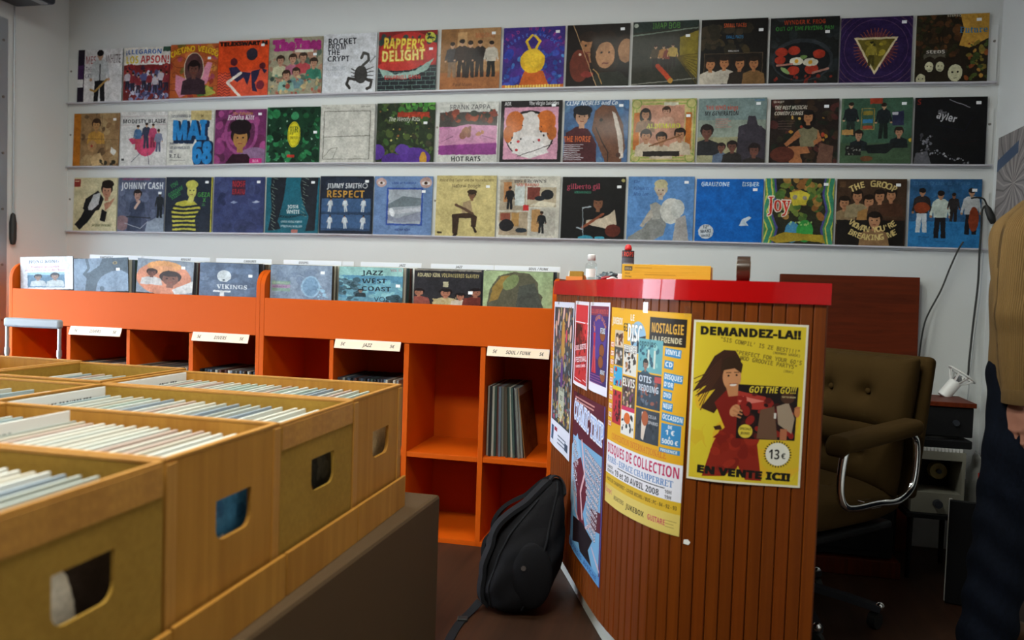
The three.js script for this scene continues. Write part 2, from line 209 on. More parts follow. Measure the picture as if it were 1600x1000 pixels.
  ['black sleeve with red tomatoes and eggs in a pan', () => { R(0, 0, 100, 100, '#1a1c1c'); N(30, ['#2a3030', '#22282a'], 3, 10); E_(48, 64, 44, 32, '#30363a'); E_(48, 66, 40, 28, '#15171a'); [[18, 52, 9], [36, 50, 9], [72, 56, 9], [16, 64, 8], [36, 80, 9], [62, 78, 10]].forEach(([x, y, r]) => E_(x, y, r, r * 0.75, '#a83420')); E_(40, 66, 10, 6, '#d8d4c0'); C(40, 66, 3, '#d8a030'); E_(60, 68, 11, 6, '#d4d0bc'); C(60, 68, 3, '#d8a030'); E_(50, 60, 5, 3, '#6a8a4a'); E_(24, 80, 8, 3, '#8aa86a', 0.6); L([[12, 72], [34, 70]], '#b88070', 3); L([[64, 84], [86, 78]], '#a87868', 3); N(16, ['#7a2418', '#8a3020'], 1.2, 3, 0, 88, 100, 12); T('WYNDER K. FROG', 20, 11, 9, '#b8401c', { w: 60 }); T('OUT OF THE FRYING PAN', 8, 20, 8, '#3a8a34', { w: 84 }); }],
  ['purple ringed sleeve with a yellow triangle in a sunburst', () => { R(0, 0, 100, 100, '#2a1a48'); for (let i = 0; i < 5; i++) O(50, 48, 44 + i * 7, 44 + i * 7, ['#6a4a68', '#54346a', '#7a5a60'][i % 3], 0.8); for (let i = 0; i < 72; i++) { const a = i * Math.PI / 36, r = i % 2 ? 31 : 25; L([[50, 48], [50 + Math.cos(a) * r, 48 + Math.sin(a) * r]], i % 2 ? '#b05a28' : '#8a3c28', 0.8); } P([[19, 31], [81, 31], [49, 88]], '#d8c8a0'); P([[24, 34], [76, 34], [49, 82]], '#6a6020'); N(14, ['#8a7c28', '#3a3812', '#a8982f'], 2, 5, 38, 36, 24, 24); F(44, 74, 36, '#9a8c34', '#4a4418', '#b0a040', '#2a2810'); }],
  ['dark foliage sleeve with line-drawn heads and a yellow corner', () => { R(0, 0, 100, 100, '#241c10'); N(90, ['#3a2814', '#4a2c14', '#2a2a14', '#5a3818'], 2, 6, 0, 0, 62, 60); P([[60, 0], [100, 0], [100, 36], [74, 50], [60, 46], [66, 24]], '#c8983c'); N(50, ['#7a6a28', '#8a4a20', '#4a5a24', '#a87a30', '#3a4a20'], 1.5, 5, 70, 42, 30, 56); T('Future', 60, 28, 12, '#3a78a8', { w: 38, f: 'serif' }); T('STEREO', 42, 4, 4, '#c8c0a8', { w: 20 }); R(14, 52, 30, 6, '#38342c'); T('SEEDS', 15, 57, 7, '#d8d4c8', { w: 26 }); R(12, 58, 30, 14, '#5a5648'); [[20, 74, 8], [35, 74, 8], [56, 82, 13], [9, 92, 9]].forEach(([x, y, r]) => { E_(x, y - r * 0.4, r * 1.15, r * 1.15, '#241a10'); E_(x, y + r * 0.3, r * 0.8, r, '#c8c4a0'); O(x, y + r * 0.3, r * 0.8, r, '#1a1610', 1); C(x - r * 0.3, y + r * 0.2, r * 0.1, '#1a1610'); C(x + r * 0.3, y + r * 0.2, r * 0.1, '#1a1610'); L([[x - 2, y + r * 0.9], [x + 2, y + r * 0.9]], '#1a1610', 0.7); }); }],
  // ---- middle ledge
  ['tan collage sleeve with an orange strip down its left side', () => { R(0, 0, 100, 100, '#9a7a54'); R(0, 0, 16, 100, '#b8701c'); N(40, ['#a88a60', '#8a6a48', '#b0946a', '#6a5238'], 4, 12, 18, 0, 82, 100); B(50, 22, 9, '#c09040', '#b88a58', '#3a2418'); E_(42, 62, 10, 11, '#b0885c'); C(41, 62, 2.5, '#a03c30'); L([[16, 48], [100, 50]], '#6a5238', 0.8); L([[62, 0], [64, 100]], '#6a5238', 0.8); P([[38, 86], [60, 74], [72, 96], [44, 100]], '#d0b080'); P([[84, 64], [96, 72], [90, 80], [82, 74]], '#d8d8d0'); N(10, ['#3a3428'], 2, 5, 60, 86, 30, 14); }],
  ['white sleeve with a pink disc and dancing cartoon figures', () => { R(0, 0, 100, 100, '#dcdad6'); R(0, 8, 100, 1, '#c8b8b8'); T('MODESTY BLAISE', 4, 21, 10, '#24242c', { w: 92 }); R(0, 24, 100, 1, '#c8b8b8'); C(56, 60, 22, '#d04a70'); P([[18, 50], [40, 46], [44, 58], [26, 60]], '#c84468'); [[38, 70, 44, '#4a7098', '#c04a5a'], [56, 68, 46, '#303850', '#34384c'], [70, 66, 42, '#b84468', '#8a2c48'], [82, 74, 40, '#7a8098', '#5a6078']].forEach(([x, y, h, a, b]) => F(x, y, h, a, b)); L([[44, 76], [26, 92]], '#5a5a6a', 1.2); L([[60, 76], [64, 96]], '#5a5a6a', 1.2); lines(6, 30, 30, 5, 3, '#a8a8a8', 0.7); R(4, 86, 6, 4, '#444'); }],
  ['white sleeve with enormous blue block lettering', () => { R(0, 0, 100, 100, '#d8d6cc'); T('LES JOURNEES DE', 8, 12, 6, '#34344a', { w: 44 }); R(50, 0, 44, 18, '#c8b47c'); T('14', 70, 12, 6, '#4a3c20'); T('MAI', 14, 56, 46, '#1c2c4a', { w: 74, line: '#1c2c4a' }); T('MAI', 10, 52, 46, '#2a84c4', { w: 74, line: '#2a84c4', lw: 3 }); T('68', 58, 98, 52, '#1c2c4a', { w: 42, line: '#1c2c4a' }); T('68', 55, 96, 52, '#2a84c4', { w: 42, line: '#2a84c4', lw: 3 }); T('PAR', 6, 62, 6, '#34344a', { w: 10 }); T('LES JOURNALISTES', 6, 70, 6, '#34344a', { w: 44 }); T('DE', 6, 77, 6, '#34344a', { w: 7 }); T('R.T.L.', 6, 86, 9, '#34343c', { w: 26 }); lines(6, 90, 40, 1, 3, '#777'); }],
  ['magenta sleeve with a painted portrait of a short-haired woman', () => { R(0, 0, 100, 100, '#743060'); N(50, ['#8a3a70', '#64284e', '#a04a80', '#5a2848'], 5, 14); O(52, 42, 30, 38, '#9a4a80', 6); E_(80, 86, 30, 16, '#8a6a8a'); P([[22, 100], [36, 82], [66, 82], [80, 100]], '#301420'); B(51, 52, 17, null, '#a87a44', '#1e1216'); E_(51, 32, 21, 14, '#1e1216'); T('The Fabulous', 34, 10, 7, '#d8a83c', { w: 40, f: 'serif', st: 'italic' }); T('Eartha Kitt', 24, 19, 12, '#e8e0e0', { w: 52, f: 'serif', st: 'italic bold' }); R(70, 90, 24, 9, '#c8307c'); T('RCA', 76, 97, 6, '#e0b0c8', { w: 12 }); }],
  ['dark green bottle-glass sleeve with a yellow oval label', () => { R(0, 0, 100, 100, '#153a24'); N(90, ['#1e5a34', '#0c2416', '#2a7a48', '#123020', '#3a8a5a'], 3, 9); N(40, ['#a8c8b0', '#6aa080', '#0a140e'], 0.6, 2); E_(52, 50, 12, 23, '#d8cc28'); O(52, 50, 10.5, 21, '#7a7a1c', 0.8); T('JJR', 52, 46, 15, '#4a5a1c', { mid: 1, f: 'serif', w: 16 }); T('INTER', 52, 58, 6, '#5a5a1c', { mid: 1, w: 14 }); R(40, 86, 14, 5, '#b83428'); }],
  ['cream sleeve with a thin black line frame and a bent line drawing', () => { R(0, 0, 100, 100, '#c8c6bc'); R(98, 0, 2, 100, '#8a8a84'); g.strokeStyle = '#55554c'; g.lineWidth = 0.9; g.strokeRect(6, 12, 84, 82); L([[6, 56], [90, 54]], '#55554c', 0.9); L([[8, 90], [20, 76], [32, 74], [24, 94]], '#6a6a60', 0.8); T('TUXEDO', 7, 7, 3, '#6a6a64', { w: 9 }); T('HALF - MUTE', 72, 6, 3, '#6a6a64', { w: 18 }); }],
  ['leafy green sleeve with rounded purple shapes along the bottom', () => { R(0, 0, 100, 100, '#24301c'); N(140, ['#2c3c20', '#1c2416', '#3a5a28', '#4a5a2a', '#343424'], 2, 7); N(30, ['#a8a850', '#7a9a48', '#c8c070', '#8a5a2c'], 0.7, 2.2); N(26, ['#5a9a40', '#3a7a30'], 2, 6, 40, 0, 60, 18); R(36, 16, 54, 8, '#a0341c'); N(14, ['#b83c20', '#8a3018'], 2, 4, 40, 14, 50, 12); T('The Wendy Rats', 20, 31, 10, '#dcdcd0', { w: 54, st: 'italic' }); E_(66, 92, 28, 17, '#523088'); E_(46, 78, 12, 9, '#5c3a94'); E_(28, 96, 17, 12, '#4c2a80'); E_(4, 82, 12, 13, '#523088'); E_(82, 94, 6, 12, '#c09030'); }],
  ['white-bordered sleeve with a pink landscape photograph', () => { R(0, 0, 100, 100, '#cfcfc8'); T('FRANK ZAPPA', 18, 13, 11, '#3c3a40', { w: 68, st: '' }); R(2, 17, 96, 70, '#c078a4'); R(2, 17, 96, 24, '#4a4440'); N(36, ['#8a4434', '#5a4038', '#3c4038', '#a05038'], 3, 7, 4, 17, 92, 14); P([[2, 46], [50, 37], [98, 40], [98, 66], [2, 72]], '#c88cac'); P([[2, 72], [98, 68], [98, 87], [2, 87]], '#8c3c84'); N(8, ['#8a5a4a', '#9a6a50'], 4, 7, 40, 46, 14, 10); N(5, ['#b07850'], 2, 4, 66, 50, 10, 6); L([[6, 66], [26, 56]], '#6a4460', 0.7); L([[74, 56], [96, 62]], '#6a4460', 0.7); T('HOT RATS', 23, 98, 11, '#24242a', { w: 50 }); }],
  ['black-framed pink sleeve with an orange and white figure in a circle', () => { R(0, 0, 100, 100, '#1e1a1c'); R(6, 11, 88, 84, '#d49ab0'); C(48, 53, 39, '#d49ab0'); E_(48, 54, 40, 38, '#1e181a'); E_(48, 56, 37, 36, '#d8d0cc'); E_(24, 34, 15, 17, '#c86a28'); E_(74, 34, 16, 18, '#c86a28'); E_(14, 54, 8, 14, '#b86428'); E_(84, 52, 8, 12, '#b86428'); E_(50, 40, 14, 22, '#dcd6d2'); P([[20, 84], [38, 58], [64, 58], [80, 84], [50, 94]], '#dedad8'); for (const [x, y] of [[30, 66], [64, 64], [28, 80]]) C(x, y, 2.4, '#c03038'); N(10, ['#2a2024'], 0.8, 2, 14, 40, 70, 40); L([[30, 90], [60, 80], [86, 70]], '#2a2024', 1); T('AIR', 6, 8, 8, '#d8d8d8', { w: 11 }); T('The Virgin Suicides', 46, 8, 8, '#d8d8d8', { w: 48 }); }],
  ['blue sleeve with a brown horse head beside a person in a dark cap', () => { R(0, 0, 100, 100, '#4a6890'); N(30, ['#56789a', '#3a5478', '#48709a'], 5, 12); P([[0, 100], [4, 52], [20, 42], [38, 46], [52, 70], [52, 100]], '#4a1c22'); B(28, 26, 12, null, '#c09478', '#1a161a'); E_(29, 16, 15, 8, '#16141a'); P([[48, 18], [58, 8], [78, 10], [92, 40], [96, 78], [90, 100], [66, 100], [54, 70], [44, 48]], '#6a4430'); P([[74, 18], [80, 22], [92, 60], [94, 92], [88, 94], [84, 60]], '#d0c4b8'); C(58, 32, 2.6, '#1a1210'); L([[50, 44], [60, 66], [70, 84], [70, 100]], '#2a1c18', 1.6); C(86, 88, 4, '#4a3028'); T('CLIFF NOBLES and Co', 2, 8, 9, '#dce4ec', { w: 80, st: 'bold italic' }); T('THE HORSE', 1, 67, 13, '#d86a30', { w: 42 }); lines(1, 71, 34, 9, 3, '#c8c8d0', 1); }],
  ['cream and orange bordered sleeve with a seated band in pale shirts', () => { R(0, 0, 100, 100, '#bfae74'); g.strokeStyle = '#8aa04a'; g.lineWidth = 1.6; g.strokeRect(3, 3, 94, 94); g.strokeRect(8, 8, 84, 84); R(4, 22, 9, 58, '#bc6a24'); R(84, 22, 9, 58, '#bc6a24'); R(14, 10, 68, 80, '#c08c74'); for (const [x, y] of [[8, 8], [92, 8], [8, 92], [92, 92]]) { C(x, y, 8, '#b8b070'); O(x, y, 7, 7, '#7a9444', 1.4); } B(22, 24, 7, '#8a6a50', '#a87858', '#1c1412', 1); B(54, 20, 6, '#c8a088', '#c09078', '#3a2418'); [[24, 58], [48, 62], [76, 56]].forEach(([x, y]) => B(x, y, 8, '#c8b8a0', '#a87858', '#241814')); R(20, 82, 56, 8, '#241c18'); L([[30, 74], [76, 58]], '#7a5030', 2.4); T('ALDEMARO', 24, 46, 10, '#c8d040', { w: 52, f: 'serif' }); R(50, 6, 22, 5, '#d8d4bc'); }],
  ['pale sky sleeve with four dark figures below a dark tower shape', () => { R(0, 0, 100, 100, '#7a8e8c'); R(0, 34, 100, 30, '#8c988c'); R(0, 60, 100, 40, '#9c9a78'); P([[58, 100], [60, 44], [72, 40], [74, 28], [84, 28], [88, 42], [100, 50], [100, 100]], '#38333c'); N(12, ['#443e48', '#302c34'], 2, 5, 62, 46, 34, 50); [[14, 52, 9, '#26262a'], [36, 76, 6, '#5a6a80'], [52, 74, 7, '#2a2624'], [84, 80, 8, '#2c2624']].forEach(([x, y, r, c]) => B(x, y, r, c, '#6a4438', '#241a1a')); T('THE WHO sings', 11, 18, 9, '#c05444', { w: 48 }); T('MY GENERATION', 10, 27, 9, '#26282c', { w: 50 }); lines(26, 32, 24, 5, 3, '#c08078', 1); R(82, 3, 14, 2, '#5a80a0'); }],
  ['dark floral sleeve with a woman in a glittering leotard sitting', () => { R(0, 0, 100, 100, '#241a16'); N(70, ['#2e2a1c', '#3a2a1c', '#1c2218', '#4a2420'], 3, 8); N(18, ['#b08030', '#a84028', '#c8a050'], 1.5, 3.5, 30, 24, 66, 40); P([[30, 100], [28, 74], [56, 72], [60, 84], [46, 86], [50, 100]], '#a86c44'); P([[42, 48], [58, 40], [72, 50], [66, 74], [46, 74]], '#7a7458'); P([[42, 48], [22, 70], [26, 74], [46, 58]], '#a86c44'); P([[70, 48], [78, 64], [66, 72], [64, 66], [70, 62]], '#a86c44'); B(56, 28, 8, null, '#b07850', '#140e0e', 1); P([[70, 100], [74, 68], [94, 74], [92, 100]], '#6a4a3c'); E_(20, 86, 18, 12, '#5a2c20'); T('THE BEST MUSICAL', 6, 16, 8, '#d4ccbc', { w: 48, st: 'bold italic' }); T('COMEDY SONGS', 6, 25, 8, '#d4ccbc', { w: 42, st: 'bold italic' }); T('SUNSET', 4, 6, 4, '#c8c0b0', { w: 16 }); lines(12, 34, 26, 4, 4, '#5a4a40', 0.8); }],
  ['mid green sleeve with five dark-suited people around a small frame', () => { R(0, 0, 100, 100, '#3c5c48'); R(0, 0, 3, 100, '#58745a'); R(0, 68, 100, 32, '#425a40'); R(40, 0, 18, 9, '#a84028'); g.strokeStyle = '#a88a40'; g.lineWidth = 1; g.strokeRect(29, 16, 18, 32); R(31, 20, 14, 6, '#8a7a30'); R(31, 32, 14, 6, '#30709a'); R(31, 42, 14, 5, '#a84a30'); F(14, 58, 50, '#1a2024', '#26302c'); F(60, 62, 52, '#1a2024', '#1c2420'); P([[72, 22], [88, 20], [88, 42], [72, 42]], '#2a2c4a'); R(72, 22, 8, 4, '#c8c8d0'); R(2, 48, 16, 8, '#b88a50'); B(26, 56, 6, '#1c2226', '#b08468', '#241a16'); B(82, 52, 6, '#1a2024', '#a87c60', '#2a1c16'); P([[34, 72], [60, 70], [84, 66], [66, 84], [40, 84]], '#181c1e'); R(8, 72, 22, 15, '#1c1c1c'); N(14, ['#8a8a80', '#5a5a54'], 0.8, 2, 9, 74, 20, 12); E_(38, 92, 9, 4, '#6a4428'); C(98, 64, 3, '#c8a83a'); }],
  ['black sleeve with a slanted white title and a faint saxophone player', () => { R(0, 0, 100, 100, '#0d0d10'); T('S', 3, 11, 12, '#8a2418', { w: 6 }); L([[48, 4], [76, 16]], '#8a8a90', 1.2); T('albert', 32, 23, 7, '#9a9aa0', { w: 12, rot: 0.25 }); T('ayler', 30, 31, 15, '#c8c8cc', { w: 28, rot: 0.27 }); P([[0, 100], [4, 82], [20, 80], [26, 100]], '#5a5a60'); N(26, ['#6a6a70', '#48484e', '#8a8a90'], 1, 3, 10, 54, 18, 30); for (let i = 0; i < 30; i++) C(28 + i * 1.7 + rr(-1, 1), 80 + i * 0.6 + rr(-3, 3), rr(0.4, 1.6), pick(['#8a8a90', '#55555c', '#b0b0b4'])); L([[40, 60], [60, 70], [88, 64]], '#2a1014', 0.8); L([[30, 40], [70, 50], [80, 30]], '#14142a', 0.8); }],
  // ---- bottom ledge
  ['cream sleeve with a man in a black suit leaning and pointing', () => { R(0, 0, 100, 100, '#cfc6a0'); R(0, 3, 15, 14, '#8a3028'); R(2, 6, 10, 1.5, '#d8c8a8'); P([[28, 40], [56, 24], [70, 40], [60, 60], [36, 66], [22, 58]], '#18161a'); P([[46, 32], [62, 28], [58, 50], [36, 66], [34, 56]], '#c4c6c8'); P([[26, 60], [52, 62], [36, 82], [16, 98], [4, 88], [18, 74]], '#18161a'); P([[66, 58], [78, 64], [74, 82], [62, 80]], '#18161a'); B(76, 24, 12, null, '#b8846a', '#1c120e'); E_(78, 12, 14, 8, '#1c120e'); P([[70, 48], [84, 44], [96, 36], [86, 52], [74, 62]], '#b8846a'); T('JACQUES DUTRONC', 44, 91, 6, '#3a4428', { w: 44, st: 'bold italic' }); }],
  ['grey-blue sleeve with a guitarist under tall white capitals', () => { R(0, 0, 100, 100, '#545c74'); N(30, ['#5e6880', '#4a5068', '#68728c'], 5, 12); E_(10, 84, 16, 14, '#8a7074'); P([[64, 82], [100, 66], [100, 100], [60, 100]], '#98a4b4'); F(90, 74, 46, '#1e2228', '#1a1e24', '#3a3030'); P([[20, 100], [24, 72], [34, 56], [52, 60], [52, 90], [40, 100]], '#3a4258'); B(42, 32, 8, '#3a4258', '#a88478', '#241a1c'); L([[38, 56], [46, 44]], '#c8a898', 5); L([[20, 72], [70, 74]], '#2a2c34', 2); L([[16, 84], [50, 94], [66, 80]], '#a8acb4', 1.2); T('JOHNNY CASH', 7, 21, 17, '#d8dce0', { w: 90 }); T('ORIGINAL GOLDEN HITS', 8, 5, 5, '#a03c5c', { w: 60 }); }],
  ['black sleeve with a person in a yellow striped jersey', () => { R(0, 0, 100, 100, '#232a38'); P([[18, 100], [14, 62], [24, 46], [44, 42], [62, 44], [76, 56], [64, 74], [68, 100]], '#c8c24a'); for (let i = 0; i < 7; i++) P([[14, 50 + i * 8], [40, 53 + i * 7], [74, 49 + i * 8], [74, 53 + i * 8], [40, 57 + i * 7], [14, 54 + i * 8]], '#20242e'); B(56, 24, 12, null, '#c8c468', '#232a38'); E_(56, 14, 13, 8, '#c0bc58'); P([[52, 34], [62, 34], [60, 46], [46, 46]], '#c8c468'); T('YOU', 12, 22, 11, '#3a8a4c', { w: 18, rot: -0.5 }); T('GODDAM', 8, 38, 11, '#3a8a4c', { w: 34, rot: -0.5 }); T('KIDS!', 14, 42, 10, '#3a8a4c', { w: 22, rot: -0.5 }); T('GEZA', 68, 36, 11, '#4a9a44', { w: 27 }); T('X', 80, 45, 10, '#4a9a44'); lines(78, 48, 10, 2, 3, '#4a9a44'); R(97, 0, 3, 100, '#b8b040'); }],
  ['plain dark blue sleeve with a small red square of lettering', () => { R(0, 0, 100, 100, '#39406a'); N(40, ['#3e4672', '#343a60', '#424a74', '#363e6a'], 6, 14); R(36, 6, 26, 27, '#4a2438'); T('NOSF', 36, 18, 14, '#b02c34', { w: 26 }); T('ERATU', 36, 31, 12, '#a82c34', { w: 26 }); P([[34, 46], [40, 43], [48, 45], [40, 48]], '#8a94b0'); P([[76, 45], [84, 42], [92, 44], [84, 47]], '#a8b0c4'); N(10, ['#2c3458', '#2a3054'], 3, 6, 8, 30, 12, 18); }],
  ['teal sleeve showing two dark chained legs', () => { R(0, 0, 100, 100, '#1c6070'); P([[10, 0], [38, 0], [34, 40], [24, 78], [30, 92], [6, 96], [12, 60], [8, 20]], '#1c2028'); P([[66, 0], [98, 0], [96, 40], [94, 94], [76, 96], [82, 70], [68, 40], [64, 14]], '#1c2028'); for (let i = 0; i < 16; i++) L([[rr(9, 14), i * 6], [rr(14, 22), i * 6 + 4]], '#8a9a88', 0.8); for (let i = 0; i < 12; i++) L([[rr(66, 70), i * 6], [rr(72, 80), i * 6 + 4]], '#8a9a88', 0.8); for (let i = 0; i < 12; i++) O(28 + i * 4.4, 69 + Math.sin(i * 0.5) * 2, 2, 1.4, '#14181c', 0.9); T('JOSH', 42, 56, 9, '#d4dcdc', { w: 20 }); T('WHITE', 40, 65, 9, '#d4dcdc', { w: 25 }); T('CHAIN GANG SONGS', 30, 81, 5, '#b8c8cc', { w: 40 }); T('SPIRITUALS & BLUES', 30, 89, 5, '#b8c8cc', { w: 40 }); R(50, 93, 12, 6, '#c07a70'); }],
  ['navy sleeve with gold capitals over six small white martial artists', () => { R(0, 0, 100, 100, '#1e2432'); E_(50, 12, 40, 10, '#262e3e'); T('JIMMY SMITH', 14, 21, 12, '#d4d8da', { w: 64 }); O(84, 17, 4, 4, '#d4d8da', 1.2); T('RESPECT', 12, 37, 17, '#c8963c', { w: 72 }); R(4, 39, 92, 55, '#3c5a80'); for (let r = 0; r < 2; r++) { R(4, 62 + r * 28, 92, 4, '#2c4464'); for (let k = 0; k < 3; k++) F(19 + k * 31, 62 + r * 29, 23, '#c8d0d4', '#c8d0d4', '#b8907a', '#2a2428', k - 1 ? 0.1 : -0.1); } R(4, 65, 92, 1.4, '#28384c'); }],
  ['pale blue sleeve with a silver square in a darker blue frame', () => { R(0, 0, 100, 100, '#6a86b0'); R(22, 20, 62, 64, '#34509a'); R(25, 23, 56, 58, '#a0a8b0'); P([[25, 48], [50, 34], [81, 38], [81, 50], [25, 54]], '#6e7a80'); P([[25, 60], [81, 52], [81, 60], [25, 66]], '#b8bcc4'); P([[25, 66], [40, 72], [81, 60], [81, 76], [40, 80], [25, 76]], '#8a90a0'); E_(32, 62, 4, 8, '#e8ecf0', -0.4); E_(12, 11, 9, 8, '#c0a09a'); E_(12, 12, 6, 3, '#e0d8d4'); C(12, 12, 2.4, '#4a3428'); E_(88, 11, 10, 9, '#b89890'); E_(88, 12, 7, 3.4, '#e0d8d4'); C(88, 12, 2.6, '#4a3428'); T('LOOK AT YOURSELF', 30, 14, 5, '#2c4488', { w: 42 }); T('URIAH HEEP', 38, 93, 5, '#2c3c78', { w: 26 }); }],
  ['straw yellow sleeve with a seated guitarist cut out in brown', () => { R(0, 0, 100, 100, '#c8b87c'); T('Hound Dog Taylor and the HouseRockers', 5, 10, 6, '#4a3c24', { w: 90, st: '' }); T('Natural Boogie', 26, 20, 8, '#34281a', { w: 48, st: '' }); B(60, 32, 6, null, '#7a563c', '#33241a'); E_(60, 27, 8, 4, '#382818'); P([[46, 44], [58, 40], [62, 58], [44, 62]], '#a08a68'); P([[28, 64], [60, 60], [70, 68], [68, 84], [60, 84], [60, 70], [40, 70], [38, 96], [30, 96]], '#3a281c'); L([[34, 48], [62, 62]], '#584030', 4); L([[36, 96], [32, 99]], '#2a1c14', 4); L([[64, 84], [68, 92]], '#2a1c14', 4); R(4, 92, 8, 3, '#33281a'); }],
  ['white sleeve of four photographs around a small red square', () => { R(0, 0, 100, 100, '#ccc8ba'); R(4, 6, 42, 50, '#a89a84'); R(48, 18, 46, 32, '#b8aa90'); R(4, 58, 46, 38, '#ac9a80'); R(54, 52, 40, 44, '#b8b4a8'); R(10, 10, 12, 32, '#b88050'); R(28, 14, 16, 34, '#c4ccc8'); R(48, 18, 20, 20, '#7a3a30'); P([[52, 48], [70, 40], [94, 44], [90, 50]], '#d8d0b8'); R(6, 60, 16, 12, '#8a4a38'); R(24, 60, 12, 22, '#b08850'); R(56, 54, 14, 36, '#b48a58'); F(20, 54, 36, '#1c1c20', '#1e1c20', '#6a4430'); F(72, 92, 34, '#1c1c20', '#1c1c20', '#6a4430'); E_(80, 30, 10, 8, '#1e2024'); E_(16, 80, 12, 10, '#1e1c20'); E_(40, 88, 9, 4, '#283038'); E_(68, 36, 8, 4, '#20242a'); R(42, 47, 9, 9, '#c02a2c'); T("BIG BROWN'S", 26, 11, 7, '#38343c', { w: 52, f: 'serif' }); T('SAN MARINO', 30, 17, 6, '#b85440', { w: 36 }); T('HOT BIG MUSIC', 36, 3.6, 3, '#6a5a54', { w: 26 }); }],
  ['black sleeve with a singing guitarist and small pink lettering', () => { R(0, 0, 100, 100, '#100e0f'); P([[76, 60], [84, 52], [88, 76], [76, 84], [40, 76], [40, 70], [66, 66]], '#c8b8a0'); E_(82, 86, 12, 10, '#5a2418'); B(58, 42, 9, null, '#7a5038', '#140e0e'); L([[34, 82], [66, 60]], '#8a4a30', 4); L([[34, 50], [36, 96]], '#8a949a', 1.4); L([[34, 50], [46, 48]], '#9aa4aa', 2.4); L([[26, 82], [34, 84]], '#9aa4aa', 2); E_(40, 98, 12, 4, '#3a90a8'); E_(62, 98, 8, 3, '#3a90a8'); T('gilberto gil', 8, 20, 11, '#b8445c', { w: 52, f: 'serif' }); T('VIRAMUNDO', 20, 27, 5, '#3a9a78', { w: 26 }); C(96, 6, 3, '#b0a868'); }],
  ['sky blue sleeve with a blonde woman in a grey gown and white fur', () => { R(0, 0, 100, 100, '#5c8cc4'); P([[2, 96], [24, 82], [36, 66], [52, 60], [60, 74], [56, 92], [40, 100], [2, 100]], '#8a8c88'); P([[34, 44], [44, 40], [52, 46], [50, 66], [38, 68]], '#a8a8a0'); P([[36, 50], [20, 78], [24, 80], [40, 62]], '#b4aca0'); E_(66, 54, 16, 20, '#ccccc4'); E_(76, 50, 10, 14, '#c4c6c0'); P([[74, 66], [88, 60], [94, 100], [70, 100]], '#a8a4a0'); B(50, 22, 9, null, '#c4b4a0', '#b8b090'); E_(50, 12, 10, 7, '#c0b890'); T('The', 8, 11, 7, '#2e4a80', { w: 9, f: 'serif', st: 'italic' }); T('Fabulous', 8, 21, 7, '#2e4a80', { w: 24, f: 'serif', st: 'italic' }); T('Miss Lee', 8, 30, 7, '#2e4a80', { w: 23, f: 'serif', st: 'italic' }); }],
  ['plain bright blue sleeve with a round white maxi single badge', () => { R(0, 0, 100, 100, '#0a62b8'); T('GRAUZONE', 7, 12, 9, '#c8d8e8', { w: 43 }); T('EISBÆR', 68, 12, 9, '#c8d8e8', { w: 25 }); P([[66, 74], [70, 64], [80, 59], [84, 61], [76, 68], [80, 74]], '#c8d8e4'); C(17, 84, 11.5, '#c4ccd2'); T('12"', 17, 79, 6, '#2a3440', { mid: 1 }); T('MAXI', 17, 86, 7, '#2a3440', { mid: 1, w: 16, rot: -0.1 }); T('SINGLE', 17, 92, 5, '#2a3440', { mid: 1, w: 14, rot: -0.1 }); }],
  ['psychedelic green sleeve with lizards and a red ornamental word', () => { R(0, 0, 100, 100, '#2a2a1c'); for (const [c, w] of [['#4a4a88', 22], ['#48884a', 16], ['#c8c85a', 10], ['#3a8a6a', 6]]) { L([[4, -4], [8, 26], [0, 52], [10, 78], [2, 104]], c, w); L([[97, -4], [94, 24], [100, 50], [93, 76], [98, 104]], c, w); } N(60, ['#6a7a34', '#8a5a2c', '#4a6a30', '#a07a3c', '#3a4a24'], 3, 8, 20, 2, 62, 60); P([[36, 22], [52, 18], [66, 24], [60, 40], [42, 42]], '#c8b83a'); C(44, 29, 3.4, '#8a8478'); C(58, 30, 3.4, '#8a8478'); E_(42, 82, 11, 16, '#4a90b8'); E_(60, 80, 12, 17, '#3a9a44'); N(12, ['#a8c878'], 1, 2, 36, 66, 34, 5); P([[8, 92], [30, 82], [86, 86], [90, 98], [60, 94], [20, 99]], '#a8902c'); T('Joy', 6, 50, 30, '#c83424', { w: 32, f: 'serif', line: '#e8d8c8', lw: 5 }); }],
  ['brown sleeve with cream arched lettering around six young men', () => { R(0, 0, 100, 100, '#34241a'); R(0, 0, 100, 60, '#402c1c'); [[12, 36, '#8a7454'], [30, 26, '#9a8a68'], [47, 34, '#a87c44'], [62, 26, '#4a3424'], [78, 24, '#4a2c1c']].forEach(([x, y, c]) => B(x, y, 8, c, '#b07c58', '#20140c')); R(70, 60, 26, 24, '#3c2416'); R(2, 62, 96, 40, '#16100c'); B(56, 62, 10, '#8a6a48', '#b88460', '#1a100a'); A('THE GROOP', 52, 70, 58, -0.5, 0.5, 13, '#d8c07c', {}); A("WOMAN YOU'RE", 54, 26, -54, 0.62, -0.62, 12, '#d8c07c', {}); A('BREAKING ME', 54, 24, -68, 0.5, -0.5, 12, '#d8c07c', {}); R(4, 4, 9, 9, '#5a4028'); }],
